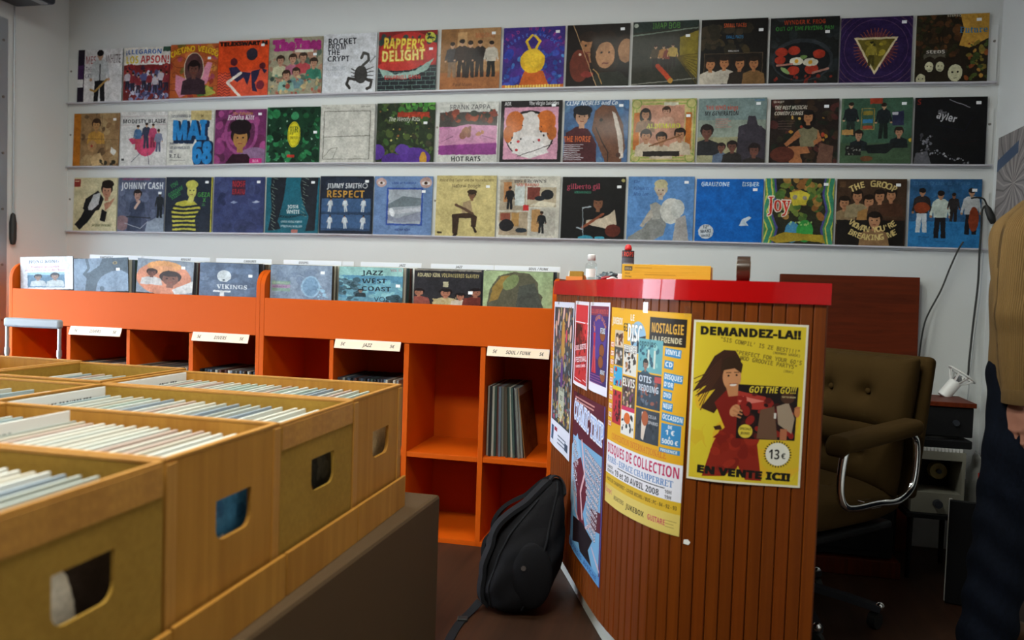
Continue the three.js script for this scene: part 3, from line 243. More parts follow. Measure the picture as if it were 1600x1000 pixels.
  ['blue sleeve with four musicians standing on a blue floor', () => { R(0, 0, 100, 100, '#2a5a84'); R(0, 62, 100, 38, '#2c78b0'); N(30, ['#2c608c', '#26527a', '#30688f'], 4, 10, 0, 0, 100, 56); F(18, 78, 62, '#2a2424', '#c4ccd0', '#a87858', '#1c1412'); E_(18, 42, 11, 8, '#8a3c1c'); F(44, 86, 66, '#c0ccc0', '#1a181c', '#a87858', '#1c1210'); F(62, 62, 40, '#2a2424', '#242020', '#8a5a40'); F(86, 80, 64, '#c4c8c8', '#1c1c22', '#b08464', '#2a2020'); E_(90, 58, 7, 18, '#8a3c20'); lines(14, 84, 16, 1, 3, '#2a5a80'); lines(38, 90, 16, 1, 3, '#2a5a80'); T('Das Duo & Trio', 4, 9, 7, '#3c6a90', { w: 80 }); }],
];
const RACK_SLEEVES = [
  ['white sleeve titled in grey with a picture of two heads against the sea', () => { R(0, 0, 100, 100, '#dfe1e6'); T('HONG KONG', 16, 20, 12, '#6a7484', { w: 58, f: 'serif' }); T('Musique populaire', 20, 34, 8, '#c0808a', { w: 54, f: 'serif' }); T('et traditionnelle de Chine', 9, 44, 8, '#c0808a', { w: 76, f: 'serif' }); R(14, 48, 70, 46, '#5a7a90'); R(14, 48, 70, 8, '#8fb0c0'); B(34, 62, 7, '#b0b8b8', '#8a7468', '#2c3238'); B(66, 60, 8, '#b8c0c0', '#8a7468', '#2c3238'); }],
  ['grey-blue sleeve with a curved dark branching shape', () => { R(0, 0, 100, 100, '#8092a4'); P([[100, 0], [100, 50], [88, 38], [70, 40], [52, 54], [44, 72], [40, 100], [20, 100], [24, 60], [16, 46], [30, 42], [48, 22], [54, 0]], '#56646f'); L([[24, 0], [28, 30], [20, 46]], '#56646f', 5); C(76, 16, 4.4, '#9a8a6a'); C(76, 16, 2, '#5a5a50'); E_(52, 92, 4, 8, '#5a6874'); }],
  ['sleeve with an orange disc and two portraits', () => { R(0, 0, 100, 100, '#8a94a0'); C(48, 55, 48, '#d08a6c'); E_(48, 20, 30, 16, '#d89a62'); E_(48, 30, 22, 12, '#d8986a'); B(27, 40, 9, '#c0bcb8', '#6a4438', '#3a2824'); B(60, 54, 17, null, '#7a5040', '#34241f'); P([[64, 86], [100, 56], [100, 90], [70, 100]], '#dcdcd8'); }],
  ['slate blue sleeve with a pale oval above a white word', () => { R(0, 0, 100, 100, '#5c6c84'); N(30, ['#647690', '#54637a', '#6c7c94'], 4, 12); E_(42, 38, 12, 17, '#d2d8da'); C(42, 49, 2.2, '#3a4450'); T('VIKINGS', 30, 74, 16, '#dce0e2', { w: 52, f: 'serif' }); R(24, 79, 30, 5, '#d8dcdc'); R(36, 84, 7, 16, '#d8dcdc'); }],
  ['hazy blue-grey sleeve with a faint pink and green block of lettering', () => { R(0, 0, 100, 100, '#8494a8'); N(40, ['#8c9cb0', '#7c8ca2', '#90a0b4'], 6, 14); R(3, 46, 30, 10, '#8aa89a'); R(3, 56, 30, 10, '#a890ac'); R(3, 66, 30, 9, '#8aa89a'); T('LES CHANSONS', 4, 54, 6, '#b0c0a8', { w: 27 }); T('WALKING', 4, 64, 6, '#8a6a94', { w: 24 }); E_(66, 60, 14, 30, '#7c9cb8'); O(66, 60, 14, 28, '#98b8d0', 3); N(10, ['#9ac0d8'], 2, 5, 78, 60, 14, 36); }],
  ['sea-blue sleeve with rocks and large black capitals', () => { R(0, 0, 100, 100, '#6a9cae'); R(0, 0, 100, 24, '#94c0bc'); R(0, 24, 100, 18, '#5a8ea8'); N(40, ['#7ab0bc', '#5688a0', '#8abcc4'], 3, 9, 0, 30, 100, 50); N(30, ['#44606c', '#385058', '#54707c'], 3, 8, 0, 36, 32, 60); N(14, ['#44606c', '#385058'], 3, 7, 70, 78, 30, 22); B(35, 66, 4, '#2c3a40', '#8a7468', '#2c2a28'); T('JAZZ', 37, 22, 17, '#24303a', { w: 32 }); T('WEST', 37, 44, 17, '#24303a', { w: 38 }); T('COAST', 36, 66, 17, '#24303a', { w: 46 }); T('VOL. 3', 56, 94, 18, '#24303a', { w: 39, st: '' }); T('VOL 73', 80, 11, 9, '#b08088', { w: 18 }); }],
  ['black sleeve with a row of musicians under cream capitals', () => { R(0, 0, 100, 100, '#2c2a2e'); R(0, 0, 100, 5, '#8a8478'); T('ROLAND KIRK', 5, 22, 14, '#cfc496', { w: 34 }); T('VOLUNTEERED SLAVERY', 41, 22, 14, '#b0a26c', { w: 56 }); R(44, 34, 8, 14, '#b8b090'); [[8, 64, 8, '#8a4a40'], [48, 64, 9, '#b8aa80'], [70, 72, 7, '#c8bca8'], [92, 60, 9, '#6a3028']].forEach(([x, y, r, c]) => B(x, y, r, c, '#a87058', '#1c1416')); N(18, ['#b8a878', '#a89468'], 1, 3, 30, 76, 34, 20); }],
  ['pale green sleeve with a large dark head turned away', () => { R(0, 0, 100, 100, '#a2b488'); P([[6, 100], [10, 50], [22, 14], [44, 2], [66, 6], [78, 28], [80, 56], [86, 66], [84, 80], [88, 100]], '#5c5a48'); P([[10, 84], [14, 44], [26, 16], [38, 10], [30, 40], [22, 76]], '#93783e'); E_(40, 30, 10, 22, '#7c8a5c', 0.3); P([[48, 100], [52, 40], [74, 30], [80, 60], [84, 78], [86, 100]], '#4c4f48'); }],
];
const WALL_UV = WALL_SLEEVES.map(([, d]) => cell(d));
const RACK_UV = RACK_SLEEVES.map(([, d]) => cell(() => { g.save(); g.scale(1, 0.53); d(); g.restore(); N(40, ['#8a8e96', '#6c727c', '#9aa0a4'], 3, 9, 0, 60, 100, 46); })); // the fascia hides the lower part
const CRATE_UV = [ // fronts glimpsed through the crates' hand holes
  cell(() => { R(0, 0, 100, 100, '#2a201a'); E_(46, 60, 26, 40, '#c8bca8'); E_(36, 62, 12, 22, '#6a7a8c'); N(8, ['#4a5a6c', '#8a92a0'], 3, 6, 28, 50, 16, 30); }),
  cell(() => { R(0, 0, 100, 100, '#4a86a8'); R(46, 52, 14, 12, '#e0e0d8'); L([[28, 50], [40, 76]], '#2a4a64', 2); N(12, ['#3a7094', '#5a94b4'], 4, 8); }),
  cell(() => { R(0, 0, 100, 100, '#2c2a24'); N(50, ['#3a3a34', '#242220', '#4a4438', '#5a3020'], 3, 8); }),
  cell(() => { R(0, 0, 100, 100, '#c8a878'); P([[30, 100], [40, 40], [54, 70], [60, 100]], '#b85a28'); P([[54, 30], [66, 30], [66, 80], [56, 80]], '#3a3424'); }),
];
const BROWN_UV = cell(() => { R(0, 0, 100, 100, '#6a4222'); N(20, ['#74502c', '#5c3a1c'], 5, 14); L([[20, 20], [30, 60], [24, 90]], '#3c2414', 1.5); N(8, ['#2c1c12'], 1, 3, 50, 30, 30, 60); });
const SPINES = ['#3a4450', '#56606c', '#2a2c30', '#6a6a64', '#8a8c8a', '#4a4238', '#32403c', '#70767c', '#b0aca0', '#5a3a34', '#a8a496', '#3c3c44'];
const spineCell = cell(() => SPINES.forEach((c, i) => R((i % 4) * 25, Math.floor(i / 4) * 33.4, 25, 33.4, c)));
const plainUV = SPINES.map((c, i) => { const u = spineCell[0] + (spineCell[2] - spineCell[0]) * ((i % 4) + 0.5) / 4, v = spineCell[3] - (spineCell[3] - spineCell[1]) * (Math.floor(i / 4) + 0.5) / 3; return [u, v, u, v]; });
const canvasTex = (c) => { const t = new THREE.CanvasTexture(c); t.colorSpace = THREE.SRGBColorSpace; t.magFilter = THREE.LinearFilter; return t; };

function roughen() { // old offset print: slightly uneven outlines, mottled ink and a fine screen grain
  const W = 2048, im = sleeveG.getImageData(0, 0, W, W), src = im.data.slice(), d = im.data, n = 512, wx = new Float32Array(n * n), wy = new Float32Array(n * n), mt = new Float32Array(n * n);
  for (let y = 0; y < n; y++) for (let x = 0; x < n; x++) { const u = x / n, v = y / n, i = y * n + x; wx[i] = fbm(u, v, 48, 48, 2, 301) - 0.5; wy[i] = fbm(u, v, 48, 48, 2, 401) - 0.5; mt[i] = 0.6 * (fbm(u, v, 20, 20, 4, 501) - 0.5) + 0.4 * (fbm(u, v, 90, 90, 2, 601) - 0.5); }
  for (let y = 0; y < W; y++) for (let x = 0; x < W; x++) {
    const k = ((y + 37 * (y >> 8)) % n) * n + (x + 91 * (x >> 8)) % n, cx = x & ~255, cy = y & ~255, sx = Math.min(cx + 255, Math.max(cx, Math.round(x + wx[k] * 3.2))), sy = Math.min(cy + 255, Math.max(cy, Math.round(y + wy[k] * 3.2))), o = (y * W + x) * 4, q = (sy * W + sx) * 4, f = 1 + 0.4 * mt[k], a = 14 * mt[k] + 14 * (hash(x, y, 9) - 0.5);
    for (let c = 0; c < 3; c++) d[o + c] = src[q + c] * f + a;
  }
  sleeveG.putImageData(im, 0, 0);
}
roughen();

const posterCanvas = document.createElement('canvas'); posterCanvas.width = posterCanvas.height = 2048;
const posterG = posterCanvas.getContext('2d');
function sheetCell(ctx, x, y, w, h, draw, W = 2048) { // x axis runs 0..100 across the sheet, y in the same units
  g = ctx; g.save(); g.beginPath(); g.rect(x, y, w, h); g.clip(); g.translate(x, y); g.scale(w / 100, w / 100); draw(100 * h / w); g.restore();
  return [(x + 1) / W, 1 - (y + h - 1) / W, (x + w - 1) / W, 1 - (y + 1) / W];
}
const POSTER = {
  fair: sheetCell(posterG, 0, 0, 700, 1000, (H) => {
    R(0, 0, 100, H, '#e0a81e'); T('JUKEBOX', 3, 12, 7, '#e8e4d8', { w: 20, line: '#c88a18', lw: 3 }); C(48, 19, 11, '#8ab0c8'); P([[48, 19], [59, 17], [56, 28], [46, 30]], '#20242c'); P([[48, 19], [40, 26], [37, 16]], '#3c4450'); C(48, 19, 2, '#d8d8d0');
    T('LE', 36, 8, 6, '#e8e8e4'); T('63', 25, 16, 8, '#20201c', { w: 8 }); T('DISC', 32, 22, 16, '#f0f0ec', { w: 22, line: '#8a8a80', lw: 3 }); R(63, 4, 34, 18, '#241a10'); T('NOSTALGIE', 65, 14, 9, '#e0a838', { w: 30 }); T('LA LEGENDE', 66, 20, 5, '#d8c8a0', { w: 28 });
    const pic = (x, y, w, h, bg, cols, n) => { R(x, y, w, h, bg); N(n, cols, 0.8, 2.4, x + 2, y + 2, w - 4, h - 4); };
    pic(9, 16, 17, 12, '#c8b498', ['#6a3a24', '#3a2a24', '#a87850', '#e0d0b8'], 30); pic(9, 28, 17, 13, '#4a4844', ['#d0ccc4', '#2a2828', '#8a6a58'], 24); pic(9, 42, 17, 16, '#3aa0c8', ['#b83428', '#d8a080', '#1c3c58'], 14); R(9, 56, 17, 3, '#d8c428'); pic(9, 59, 17, 24, '#b82c38', ['#3a1418', '#4a1c20', '#5a2024'], 22);
    pic(27, 25, 21, 21, '#d4d0c4', ['#24221f', '#3a342e', '#2a2826', '#a8744c'], 34); T('TEENAGE', 27, 30, 6, '#f0eee8', { w: 20, line: '#55504a', lw: 5 }); pic(27, 47, 21, 22, '#54463c', ['#7a3a68', '#d0a880', '#3a2420', '#c8c0b0'], 34); T('ELVIS', 27, 54, 8, '#e8e4d8', { w: 20, line: '#5a4a40', lw: 4 }); R(27, 68, 21, 3, '#c8305a'); pic(27, 71, 21, 17, '#e4e2da', ['#2a3038', '#20242c'], 14); E_(37, 76, 5, 4, '#d86a28'); 
    pic(50, 19, 28, 22, '#64a0a4', ['#3a6a78', '#8ac0bc', '#2c5060'], 26); T('copains', 51, 24, 6, '#20484e', { w: 20 }); R(62, 26, 2, 12, '#c8d0c0'); R(69, 26, 2, 12, '#c8d0c0'); B(60, 36, 3, '#2c5060', '#8a6a58', '#1c2420'); pic(50, 42, 28, 23, '#34404c', ['#4a3438', '#5a6470', '#242c34', '#8a5040'], 26); T('OTIS', 52, 48, 6, '#c4ccd4', { w: 16 }); T('REDDING', 52, 54, 6, '#c4ccd4', { w: 24 }); R(71, 43, 7, 4, '#b84a4a'); pic(50, 66, 28, 22, '#3a4048', ['#2c3238', '#444a54'], 16); P([[58, 68], [62, 68], [64, 76], [61, 87], [58, 86], [58, 76]], '#d8c8b8'); E_(62, 72, 4, 5, '#a85830'); T('CELLA', 66, 71, 3, '#b8b8b8'); T('SPARKS', 66, 75, 3, '#b8b8b8');
    [['VINYLE', 27, 0], ['CD', 35, 0], ["DISQUES", 43, 0], ["D'OR", 48, 1], ['DVD', 55, 0], ['NEUF', 62, 0], ['OCCASION', 69, 0]].forEach(([s, y]) => { g.save(); g.translate(80, y); g.rotate(0.06); const w = Math.max(8, s.length * 2.3); R(0, -4, w, 5.4, '#3a86b8'); T(s, 0.6, 0, 4.4, '#f0f0ec', { w: w - 1.2 }); g.restore(); });
    R(80, 72, 17, 14, '#3a86b8'); T('DE', 86, 75, 3, '#f0f0ec'); T('1 €', 84, 79, 4.4, '#f0f0ec', { w: 8 }); T('A', 87, 81.6, 2.4, '#f0f0ec'); T('5000 €', 81, 85, 4, '#f0f0ec', { w: 14 }); R(79, 88, 18, 3, '#3a86b8'); T('PRESENCE', 80, 90.5, 2.6, '#f0f0ec', { w: 15 });
    ['LIVRES', 'K7', 'CD', 'DVD', 'HIFI', 'JEUX', 'VINYLES', 'COLLECTION', 'TEE', 'RARE'].forEach((s, i) => { R(1, 25 + i * 6.4, 7, 4, '#c8402c'); R(1.5, 25.4 + i * 6.4, 6, 3.2, '#e8e0d0'); T(s, 1.8, 28 + i * 6.4, 2.6, '#b83428', { w: 5.4 }); });
    T('CONVENTION INTERNATIONALE', 10, 95, 6, '#c85a28', { w: 76, f: 'serif', st: '' }); P([[0, 94], [0, 97], [100, 97], [100, 121], [0, 121]], '#e8e6ea'); T('DISQUES DE COLLECTION', 2, 106, 10, '#c02858', { w: 96 }); T('PARIS - ESPACE CHAMPERRET', 3, 112.5, 6, '#4a7ab8', { w: 90, f: 'serif' }); R(24, 113.6, 62, 0.6, '#3a3a3a'); T('SAMEDI', 3, 117, 3, '#34343a', { w: 12 }); T('DIMANCHE', 3, 120, 3, '#34343a', { w: 14 }); T('19 et 20 AVRIL 2008', 19, 120, 6, '#2c2c34', { w: 62 }); T('10H', 86, 117, 3.4, '#2c2c34'); T('19H', 86, 120.5, 3.4, '#2c2c34');
    R(0, 121, 100, 8, '#d8b02c'); T('PORTE DE CHAMPERRET - LOUISE MICHEL / BUS : PC - 84 - 92 - 93', 3, 126.5, 3.6, '#54481c', { w: 94 }); R(0, 129, 100, H - 129, '#dcc468'); T('Europe 1', 2, 135, 5, '#c05a68', { w: 14, f: 'serif' }); T('MONSTERS', 20, 137, 4, '#5a5030', { w: 18 }); T('JUKEBOX', 42, 138, 5, '#241f14', { w: 24 }); T('GUITARE', 70, 138, 5, '#c03a5a', { w: 18 }); lines(88, 134, 10, 3, 2, '#a8944a', 0.5);
  }),
  girl: sheetCell(posterG, 700, 0, 684, 1000, (H) => {
    R(0, 0, 100, H, '#e4dcc4'); R(2, 2, 96, H - 4, '#d8be2c'); N(60, ['#d8c230', '#d4b42a', '#dcb028'], 8, 18, 10, 70, 80, 60); R(0, 0, 2, H, '#e4dcc4'); R(98, 0, 2, H, '#e4dcc4'); R(0, H - 2, 100, 2, '#e4dcc4'); R(0, 0, 100, 2, '#e4dcc4');
    T('DEMANDEZ-LA!!', 6, 13, 10, '#1a1710', { w: 88, line: '#1a1710', lw: 3, skew: 0.02 }); T('"SIS COMPIL\' IS ZE BEST!!!"', 24, 18, 5, '#4a3c1c', { w: 70, f: 'monospace', rot: 0.12 }); T('(NORMAN WARDE)', 70, 27, 3, '#5a4a24', { w: 24, f: 'monospace', rot: 0.08 }); T('"PERFECT FOR YOUR 60\'S', 38, 29, 5, '#4a3c1c', { w: 58, f: 'monospace', rot: 0.12 }); T('MOD GROOVIE PARTYS"', 42, 34, 5, '#4a3c1c', { w: 50, f: 'monospace', rot: 0.12 }); T('(XRAY)', 80, 43, 3, '#5a4a24', { w: 9, f: 'monospace', rot: 0.08 });
    P([[2, 66], [12, 48], [20, 32], [28, 26], [38, 26], [43, 34], [44, 52], [38, 62], [30, 70], [22, 84], [10, 80], [22, 62], [4, 70], [16, 58]], '#3a2014'); for (let i = 0; i < 8; i++) L([[26, 34 + i * 2], [14, 48 + i * 3], [3 + i, 54 + i * 4]], '#4a2a18', 0.8);
    P([[22, 74], [32, 62], [44, 64], [46, 96], [42, 108], [22, 106], [32, 96]], '#7c1c12'); P([[28, 98], [42, 108], [60, 104], [66, 142], [52, 142], [44, 128], [34, 140], [14, 142], [22, 112]], '#8a2414'); N(20, ['#7a1c10', '#962a18', '#84200f'], 3, 7, 24, 104, 34, 30); P([[22, 96], [28, 94], [30, 98], [24, 99]], '#3a2014');
    E_(36, 50, 8, 12, '#c88a5c'); P([[31, 58], [43, 56], [44, 66], [34, 68]], '#c08254'); P([[26, 46], [28, 34], [38, 30], [45, 38], [44, 46], [38, 42], [30, 44]], '#34200f'); C(33, 49, 0.9, '#1c120c'); C(40, 48, 0.9, '#1c120c'); E_(37.5, 57, 3, 1.1, '#e8dcd0', -0.15); L([[34, 56.4], [41, 55.6]], '#7a2c20', 0.5); L([[31, 46.4], [35, 46]], '#241408', 0.6); L([[38, 45.6], [42, 45.4]], '#241408', 0.6);
    P([[42, 56], [94, 56], [93, 104], [42, 105]], '#1c1210'); P([[42, 62], [66, 66], [70, 78], [42, 78]], '#a83428'); P([[43, 66], [66, 70], [52, 73], [43, 72]], '#d87868'); N(40, ['#8a2018', '#3a1410', '#2a1210', '#5a1814'], 2, 5, 44, 64, 46, 38); P([[62, 78], [74, 74], [78, 104], [60, 104]], '#6a4c38'); P([[76, 74], [86, 70], [92, 84], [90, 98], [78, 90]], '#a08c74'); E_(85, 66, 6, 5, '#4a2c1c'); P([[80, 94], [86, 94], [86, 104], [80, 104]], '#b06a48'); R(74, 80, 2, 5, '#d8d4c8'); T('GOT THE GO!!!', 51, 63, 8, '#e0c83c', { w: 41, st: 'bold italic', rot: -0.03 }); T('FEAT THE GROOVE', 80, 66, 2, '#d8c890', { w: 12 }); E_(50, 98, 6.2, 6.2, '#d8c040'); T('SPECIALE', 50, 97, 3, '#2a2010', { mid: 1, w: 10 }); T('JEUNES', 50, 101, 3, '#2a2010', { mid: 1, w: 8 });
    E_(40, 80, 4, 6, '#c88a5c', 0.5); L([[40, 76], [46, 80]], '#b87a50', 1.6); L([[39, 80], [46, 83]], '#b87a50', 1.6); L([[39, 84], [45, 86]], '#b87a50', 1.6); E_(94, 78, 2.6, 5, '#c07848'); L([[92, 75], [96, 74]], '#b06a40', 1.4);
    for (let i = 0; i < 30; i++) { const a = i * Math.PI / 15; L([[79 + Math.cos(a) * 9, 117 + Math.sin(a) * 9], [79 + Math.cos(a) * 11.6, 117 + Math.sin(a) * 11.6]], '#2a2418', 1); } C(79, 117, 10.4, '#e4e0d0'); T('13', 71, 121.5, 12, '#181410', { w: 10 }); T('€', 82, 121, 7, '#181410', { w: 4 });
    T('EN VENTE ICI!', 9, 139, 9, '#1a1710', { w: 82, line: '#1a1710', lw: 4, rot: 0.02 });
  }),
  trip: sheetCell(posterG, 1384, 0, 560, 792, (H) => {
    R(0, 0, 100, H, '#5a1c2c'); R(4, 40, 92, H - 44, '#7ab0d4'); P([[0, 50], [20, 36], [40, 60], [30, 90], [10, 110], [0, 100]], '#9cc4e0'); P([[6, 66], [34, 54], [60, 78], [46, 100], [58, 112], [30, 116], [22, 86]], '#6a2030'); L([[36, 40], [48, 66], [36, 84], [44, 104]], '#e0b8b8', 4); L([[10, 84], [20, 104], [36, 112]], '#d8b0b4', 3); L([[44, 116], [62, 106], [90, 92]], '#d8b4b4', 3); P([[70, 88], [96, 84], [96, 100], [72, 104]], '#5a1a28'); P([[12, 112], [46, 108], [78, 112], [66, 124], [84, 138], [54, 134], [50, H], [36, 128], [14, 134]], '#1e1016'); 
    T('COSMIC', 3, 24, 24, '#a4bce4', { w: 54, line: '#e8ecf4', lw: 5, f: 'serif', rot: 0.1 }); T('TRIP', 60, 30, 24, '#a4bce4', { w: 38, line: '#e8ecf4', lw: 5, f: 'serif', rot: 0.06 }); lines(8, 4, 70, 2, 3, '#c89088', 1.4);
    ['ESTRANGE NOTES', 'HAMANIKINS', 'THE BUTLERS', 'MAGNETIX', 'GHETTO WAYS', 'DIRTBOMBS', 'KING KHAN', 'BLACK LIPS', 'THE HENTCH', 'WAISTCOATS', 'MOTORSHIPS', 'FATALS'].forEach((s, i) => T(s, 46 + i * 1.2, 46 + i * 5.6, 5, '#f0ecf0', { w: 50 - i * 2.2, rot: 0.14, line: '#3a1420', lw: 6 })); for (let i = 0; i < 8; i++) T('27-28-29'.slice(0, 3 + (i % 5)), 6 + (i % 2) * 2, 46 + i * 6, 5, '#f0ecf0', { w: 12 + (i % 3) * 4, rot: 0.3, line: '#3a1420', lw: 6 });
    for (let i = 0; i < 5; i++) L([[76 + i * 4, 118 + i * 2], [90 + i * 2, 126 + i]], '#e0b8c0', 1.6); R(0, H - 8, 100, 8, '#5a94c4'); T('BOURGES  AFFICHE', 6, H - 2, 5, '#2c4c84', { w: 86 }); R(98, 0, 2, H, '#5a5aa0');
  }),
  bloom: sheetCell(posterG, 0, 1000, 560, 900, (H) => {
    R(0, 0, 100, H, '#dcdce4'); R(4, 6, 92, H - 34, '#3c4244'); N(220, ['#6a8088', '#8a98a0', '#7a5a38', '#a8884c', '#5a6a70', '#8a5a78', '#54404c', '#b0a068'], 1.5, 5, 6, 8, 88, H - 40); for (const [x, y] of [[24, 18], [76, 18], [14, 30], [86, 32], [50, 14]]) E_(x, y, 4, 9, '#d8b0a0', rr(-0.4, 0.4)); E_(50, 44, 8, 26, '#b88a3c'); E_(48, 78, 6, 20, '#64407a'); E_(66, 36, 4, 7, '#c84a5c'); R(36, 92, 28, 34, '#b4b8a0'); T('TRESORS', 50, 96, 5, '#3c4438', { mid: 1, w: 22 }); T('DES', 50, 106, 7, '#3c4438', { mid: 1, w: 12 }); T('BEST', 50, 117, 7, '#3c4438', { mid: 1, w: 16 }); N(60, ['#c8b040', '#8a7a34', '#a84a60', '#e0d0a0'], 1.2, 3, 8, 112, 84, 18); R(0, H - 26, 100, 26, '#e0e2ea'); R(6, H - 22, 12, 16, '#3a5a78'); R(22, H - 22, 14, 4, '#a83444'); lines(40, H - 16, 44, 3, 4, '#6a7484', 1.4); R(74, H - 14, 16, 8, '#3a4c60');
  }),
  red: sheetCell(posterG, 580, 1020, 420, 594, (H) => {
    R(0, 0, 100, H, '#e8e2e4'); R(6, 6, 88, H - 12, '#c03030'); R(6, 8, 88, 26, '#d0363a'); R(6, 34, 88, 2, '#e8d8d8'); P([[10, 38], [60, 38], [50, 70], [12, 76]], '#4a1c18'); C(82, 46, 12, '#d83a3c'); N(60, ['#7a1c1c', '#5a1414', '#a02828', '#8a2020'], 2, 6, 10, 40, 76, 80); B(46, 52, 7, '#5a1818', '#8a3028', '#3a1010'); g.save(); g.translate(50, 80); g.rotate(-0.12); T('SOUL SUZETTE', -40, 0, 12, '#f0d8d8', { w: 78, line: '#7a1c1c', lw: 5 }); T('FESTIVAL', -40, 20, 12, '#f0d8d8', { w: 78, line: '#7a1c1c', lw: 5 }); T('SAMEDI 22 MARS', -38, 29, 6, '#f0d8d8', { w: 70 }); g.restore(); L([[10, H - 26], [10, H - 12], [60, H - 10]], '#e8d0d0', 1.2); L([[70, H - 14], [90, H - 12], [90, H - 26]], '#e8d0d0', 1.2);
  }),
  violet: sheetCell(posterG, 1020, 1020, 420, 594, (H) => {
    R(0, 0, 100, H, '#e4e0e8'); R(5, 6, 90, H - 20, '#3c2c68'); R(5, 6, 90, 15, '#7a3048'); T('DIS LOVE MONTS O', 8, 18, 10, '#c8584a', { w: 84 }); C(52, 54, 36, '#4c3a86'); A('LE GRAND BAZAR', 52, 62, 36, -0.9, 0.9, 9, '#c8783c'); for (const [x, y] of [[70, 50], [68, 74], [64, 92], [76, 112]]) { E_(x, y, 13, 10, '#8a5028'); O(x, y, 13, 10, '#3a2440', 1.4); } T('FIXI', 58, 48, 12, '#d8e4ea', { w: 24, line: '#2c3c50', lw: 5 }); T('BEAT', 64, 110, 9, '#d8e4ea', { w: 22, line: '#2c3c50', lw: 5 }); E_(28, 42, 3.4, 5, '#c87868'); P([[22, 48], [34, 48], [32, 66], [40, 112], [14, 112], [24, 66]], '#b8283c'); L([[24, 70], [18, 108]], '#d8706a', 2.4); L([[32, 70], [33, 110]], '#d8706a', 2.4); lines(8, 114, 70, 4, 4, '#8a4a80', 1.6);
  }),
  swirl: sheetCell(posterG, 1460, 820, 560, 900, (H) => {
    R(0, 0, 100, H, '#8a8480'); for (let i = 0; i < 60; i++) { const a = i * 0.21, s = i % 2 ? '#a49c94' : '#6c6664'; L([[44, 62], [44 + Math.cos(a) * 24, 62 + Math.sin(a) * 30], [44 + Math.cos(a + 0.22) * 56, 62 + Math.sin(a + 0.22) * 70], [44 + Math.cos(a + 0.5) * 110, 62 + Math.sin(a + 0.5) * 130]], s, 1.6); } P([[0, 28], [52, 14], [52, 28], [0, 42]], '#4a5a70'); P([[64, 8], [100, 2], [100, 18], [64, 24]], '#4a5a70'); R(0, 128, 60, 12, '#7a8490'); N(30, ['#7a7470', '#948c84'], 1, 3, 0, 120, 100, 36);
  }),
};
const labelCanvas = document.createElement('canvas'); labelCanvas.width = labelCanvas.height = 1024;
const labelG = labelCanvas.getContext('2d');
const lab = (x, y, w, h, draw) => sheetCell(labelG, x, y, w, h, draw, 1024);
const hand = (s, x, y, size, o = {}) => T(s, x, y, size, '#2c2a28', { st: 'bold italic', skew: 0.02, ...o });
const PRICE_UV = ['DIVERS', 'DIVERS', 'JAZZ', 'SOUL / FUNK'].map((s, i) => lab(0, i * 64, 512, 64, () => { R(0, 0, 100, 13, '#e4cdb4'); hand('5€', 9, 8.6, 6); hand(s, 50, 8.8, 6.4, { mid: 1 }); hand('5€', 84, 8.6, 6); }));
const CARD_UV = ['RAREMENT', 'KARDI', 'REGGAE', 'CARAIBES', 'GOSPEL', 'JAZZ', 'JAZZ', 'JAZZ', 'SOUL / FUNK'].map((s, i) => lab(512, i * 32, 512, 32, () => { R(0, 0, 100, 7, '#e0e2ea'); hand(s, [20, 8, 46, 50, 26, 62, 64, 40, 52][i], 5.2, 4.8); }));
const CRATE_CARD_UV = ['SOUL ETC', 'LES GROUPES ETC...', 'CLASSIQUES'].map((s, i) => lab(0, 300 + i * 110, 512, 100, () => { R(0, 0, 100, 20, '#dcd8d4'); T(s, [58, 38, 10][i], 13, 9, '#3c3a3c', { st: 'bold italic', w: [26, 50, 42][i] }); }));
const TUBE_UV = lab(512, 300, 256, 256, () => { R(0, 0, 100, 100, '#4a4c54'); R(0, 0, 100, 24, '#2c2a30'); T('ROPS', 30, 20, 20, '#d84838', { w: 44 }); T('ROPS', -20, 20, 20, '#d84838', { w: 44 }); T('ROPS', 80, 20, 20, '#d84838', { w: 44 }); R(30, 40, 44, 30, '#7a7c84'); R(30, 76, 44, 18, '#a8aab2'); lines(34, 46, 36, 5, 5, '#3a3c44', 1.6); });
const YELLOWBOX_UV = lab(0, 660, 1000, 140, () => { R(0, 0, 100, 14, '#d8a828'); for (let i = 0; i < 40; i++) R(rr(0, 70), rr(0, 14), rr(8, 30), 0.3, pick(['#c89820', '#e0b438'])); R(3, 2, 9, 4, '#34302c'); T('DISCAL', 3.6, 5.2, 3, '#c8b890', { w: 7.8 }); T('100 pcs', 3.4, 9, 2.2, '#5a4418', { w: 6 }); T('Cire-bac', 3.4, 12, 2.4, '#5a4418', { w: 8 }); lines(15, 3, 24, 1, 2, '#a87c18', 0.6); lines(26, 9, 50, 1, 2, '#a87c18', 0.6); });
const JUG_UV = lab(780, 300, 128, 128, () => { R(0, 0, 100, 100, '#b8b8b0'); lines(20, 20, 60, 6, 10, '#7a7a74', 3); });
const sleeveTex = canvasTex(sleeveCanvas), posterTex = canvasTex(posterCanvas), labelTex = canvasTex(labelCanvas);
M.sleeve = phy({ map: sleeveTex, color: lin(0.78, 0.78, 0.8), roughness: 0.5, specularIntensity: 0.3, clearcoat: 0.05, clearcoatRoughness: 0.1 });
M.sleevePlain = phy({ map: sleeveTex, roughness: 0.5, specularIntensity: 0.3, clearcoat: 0.05, clearcoatRoughness: 0.2 });
M.poster = phy({ map: posterTex, color: lin(0.85, 0.85, 0.9), roughness: 0.6, side: THREE.DoubleSide, specularIntensity: 0.4, clearcoat: 0.08, clearcoatRoughness: 0.25 });
M.label = std({ map: labelTex, roughness: 0.6 });
